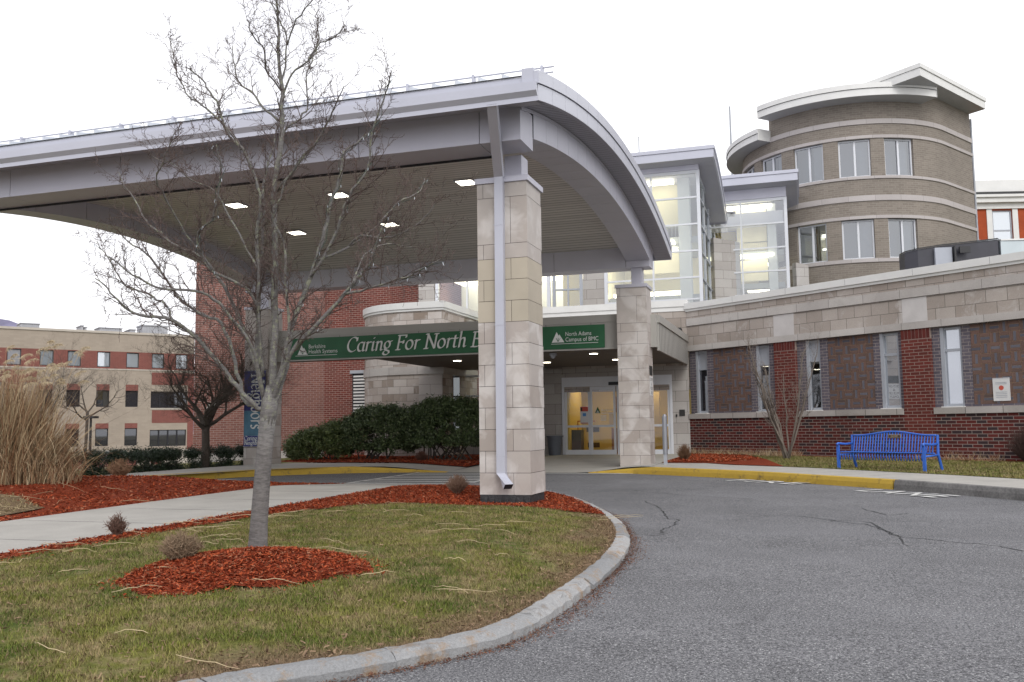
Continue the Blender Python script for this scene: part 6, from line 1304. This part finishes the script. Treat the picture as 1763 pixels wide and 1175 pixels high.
x,y=scatter(15000,RA_*1.0); chips('mulch_chips',x,y,np.ravel(H(x,y))+.045*np.clip((1.15-np.hypot(x+5.02,y-7.55))/.3,0,1),.008,.026,1)
RO=(RA_-RA_.mean(0))*1.16+RA_.mean(0); x,y=scatter(1500,RO); k=~inside(x,y,RA_); x=x[k];y=y[k]; chips('mulch_chips',x,y,np.ravel(H(x,y))+.015,.008,.024,21); xx=np.random.default_rng(22); x=-8.2+np.abs(xx.normal(0,.14,900)); y=xx.uniform(4,14,900); chips('mulch_chips',x,y,np.ravel(H(x,y))+.015,.008,.024,23)
PMa=np.array(PM); x,y=scatter(26000,PMa); chips('mulch_chips',x,y,np.ravel(H(x,y))+.018,.010,.032,2)
x,y=scatter(22000,np.array(BED),lambda x,y:(y>4)*1.0); k=~inside(x,y,np.array([(-11.9,8.4),(-11.9,12.2),(-13.4,12.8),(-15.6,12.4),(-16,8)])); x=x[k];y=y[k]; chips('mulch_chips',x,y,np.ravel(H(x,y))+.018,.012,.04,3)
x,y=scatter(9000,np.array([(-11.75,8.3),(-11.85,10.6),(-12.2,12.4),(-13.4,13.1),(-15.2,12.7),(-16.2,11),(-16.2,7.0),(-13,6.6)])); n=len(x); z=np.ravel(H(x,y))+.03; g=np.random.default_rng(77); a=g.uniform(0,6.28,n); l=g.uniform(.03,.16,n); h=g.uniform(.01,.07,n)
p0=np.stack([x-np.sin(a)*.005,y+np.cos(a)*.005,z],1); p1=np.stack([x+np.sin(a)*.005,y-np.cos(a)*.005,z],1); p2=np.stack([x+np.cos(a)*l,y+np.sin(a)*l,z+h],1)
npmesh('dry_grass',np.stack([p0,p1,p2],1).reshape(-1,3),np.arange(3*n).reshape(-1,3),islandmat('dry_turf',[(.20,.15,.07),(.45,.36,.21),(.32,.25,.13),(.16,.15,.06)],bumps=None),kind='stuff')
MZ=np.array([(-4.3,29.1),(-2.6,29.1),(-1.45,31.1),WP(2.5,.05),WP(.1,.05),(-4.3,36.4)]); x,y=scatter(7000,MZ); chips('mulch_chips',x,y,np.ravel(SWH(x,y))+.03,.02,.06,31)
MZ=np.array([(-10.98,29.2),(-10.7,35),(-18.5,35),(-18.6,30.2),(-17.4,29.5)]); x,y=scatter(7000,MZ); chips('mulch_chips',x,y,np.ravel(SWH(x,y))+.03,.02,.06,32)
gp=np.array([tuple(p) for p in K2b[jb:] if p[0]<7]+[(7,20),WP(14,.5),WP(2.8,.5),(-1.2,31.3)]); x,y=scatter(42000,gp); n=len(x); z=np.ravel(SWH(x,y))+.01; g=np.random.default_rng(55); a=g.uniform(0,6.28,n); h=g.uniform(.02,.06,n)
p0=np.stack([x-np.sin(a)*.007,y+np.cos(a)*.007,z],1); p1=np.stack([x+np.sin(a)*.007,y-np.cos(a)*.007,z],1); p2=np.stack([x+np.cos(a)*h,y+np.sin(a)*h,z+h],1)
gb2=npmesh('lawn_grass',np.stack([p0,p1,p2],1).reshape(-1,3),np.arange(3*n).reshape(-1,3),mBlade,kind='stuff'); at2=gb2.data.attributes.new('dry','FLOAT','POINT'); at2.data.foreach_set('value',np.repeat(g.choice([0,0,.3,.9],n),3).astype(np.float32))
# debris along the outside of the granite kerb
ko=offs(KI,-.12); d=np.concatenate([[0],np.cumsum(np.linalg.norm(np.diff(ko,axis=0),axis=1))]); g=np.random.default_rng(12); u=g.uniform(d[-1]*.36,d[-1]*.86,9000); ww=np.abs(g.normal(0,1,9000))*(.05+.06*(.5+.5*np.sin(u*1.7))); tx=np.gradient(ko[:,0]);ty=np.gradient(ko[:,1]);tl=np.hypot(tx,ty); x=np.interp(u,d,ko[:,0])+np.interp(u,d,ty/tl)*(ww-.07); y=np.interp(u,d,ko[:,1])-np.interp(u,d,tx/tl)*(ww-.07); debris=chips('road_debris',x,y,np.ravel(G(x,y))+.004,.004,.013,4)
g=np.random.default_rng(14); x,y=scatter(5200,A,lambda x,y:dryI(x,y)*.7+.09); lt=chips('leaf_litter',x,y,np.ravel(H(x,y))+.01,.008,.025,6); mLit=islandmat('litter',[(.16,.085,.055),(.28,.15,.09),(.10,.05,.035),(.20,.06,.035)],bumps=None); debris.data.materials[0]=mLit; lt.data.materials[0]=islandmat('litter_lawn',[(.20,.13,.08),(.32,.22,.14),(.12,.07,.05)],bumps=None)
m=MB(); rr_=random.Random(21)
def straw(x,y,l,a):
    q=[]; c=rr_.gauss(0,.6); da=a
    for i in range(7): q.append((x,y,H1(x,y)+.030+rr_.uniform(0,.02)+.02*math.sin(i*.5))); da+=c/7; x+=math.cos(da)*l/6; y+=math.sin(da)*l/6
    m.tube(q,[.002,.003,.003,.0028,.0025,.0018,.001],4,cap=False)
k=0
while k<52:
    x=rr_.uniform(-9.5,-2.6); y=rr_.uniform(3.5,14.3)
    if inside(np.array([x]),np.array([y]),A)[0]: straw(x,y,rr_.uniform(.15,.75),rr_.choice([0,.3,-.3,2.9,3.3])+rr_.gauss(0,.5)); k+=1
for _ in range(60): straw(rr_.uniform(-16.4,-11.6),rr_.uniform(6.5,15),rr_.uniform(.3,1.1),rr_.gauss(0,.6))
for _ in range(36): straw(rr_.uniform(-8.8,-7.6),rr_.uniform(7,13),rr_.uniform(.2,.7),rr_.gauss(.4,.7))
m.build('dry_straw',M('straw',(.52,.42,.26),.8,.15,5))['kind']='stuff'
# ---------------------------------------------------------------- light, camera
w=bpy.data.worlds.new('World'); sc.world=w; w.use_nodes=True; t=w.node_tree; bg=t.nodes['Background']
sky=N(t,'ShaderNodeTexSky',sky_type='NISHITA'); sky.sun_disc=False; sky.sun_elevation=R_(38); sky.sun_rotation=R_(150); sky.dust_density=6; sky.air_density=1.2
hs=N(t,'ShaderNodeHueSaturation'); hs.inputs['Saturation'].default_value=.25; L(t,sky.outputs[0],hs.inputs['Color'])
tc=N(t,'ShaderNodeTexCoord'); nz=noise(t,1.1,5,.55,tc.outputs['Generated'])
cl=ramp(t,nz,[(.38,(5.4,5.4,6.0)),(.5,(8.6,8.6,9.0)),(.68,(11,11,11.1))])
L(t,mixc(t,.86,hs.outputs[0],cl),bg.inputs['Color']); bg.inputs['Strength'].default_value=.115
sd=bpy.data.lights.new('sun','SUN'); sd.energy=.9; sd.angle=R_(25); sd.color=(1,.97,.92); so=bpy.data.objects.new('sun',sd); C.objects.link(so)
az=R_(150); el=R_(42); dv_=Vector((math.sin(az)*math.cos(el),math.cos(az)*math.cos(el),math.sin(el))); so.rotation_euler=dv_.to_track_quat('Z','Y').to_euler()
cd=bpy.data.cameras.new('camera'); cd.sensor_width=36; cd.lens=32.27; cd.clip_start=.05; cd.clip_end=3000; co=bpy.data.objects.new('camera',cd); C.objects.link(co); sc.camera=co
yaw,pit,rol=R_(17.726),R_(5.36),R_(-.764)
fwv=Vector((-math.sin(yaw)*math.cos(pit),math.cos(yaw)*math.cos(pit),math.sin(pit))); r0_=Vector((math.cos(yaw),math.sin(yaw),0)); u0_=r0_.cross(fwv)
Rv=r0_*math.cos(rol)+u0_*math.sin(rol); Uv=-r0_*math.sin(rol)+u0_*math.cos(rol)
M4=Matrix((( Rv.x,Uv.x,-fwv.x,0),(Rv.y,Uv.y,-fwv.y,0),(Rv.z,Uv.z,-fwv.z,1.6),(0,0,0,1))); co.matrix_world=M4
sc.render.engine='CYCLES'; sc.view_settings.view_transform='Standard'; sc.view_settings.look='None'; sc.view_settings.exposure=.5; sc.view_settings.gamma=1
sc.render.resolution_x=1024; sc.render.resolution_y=682
sc.cycles.max_bounces=8; sc.cycles.transparent_max_bounces=12; sc.cycles.sample_clamp_indirect=6
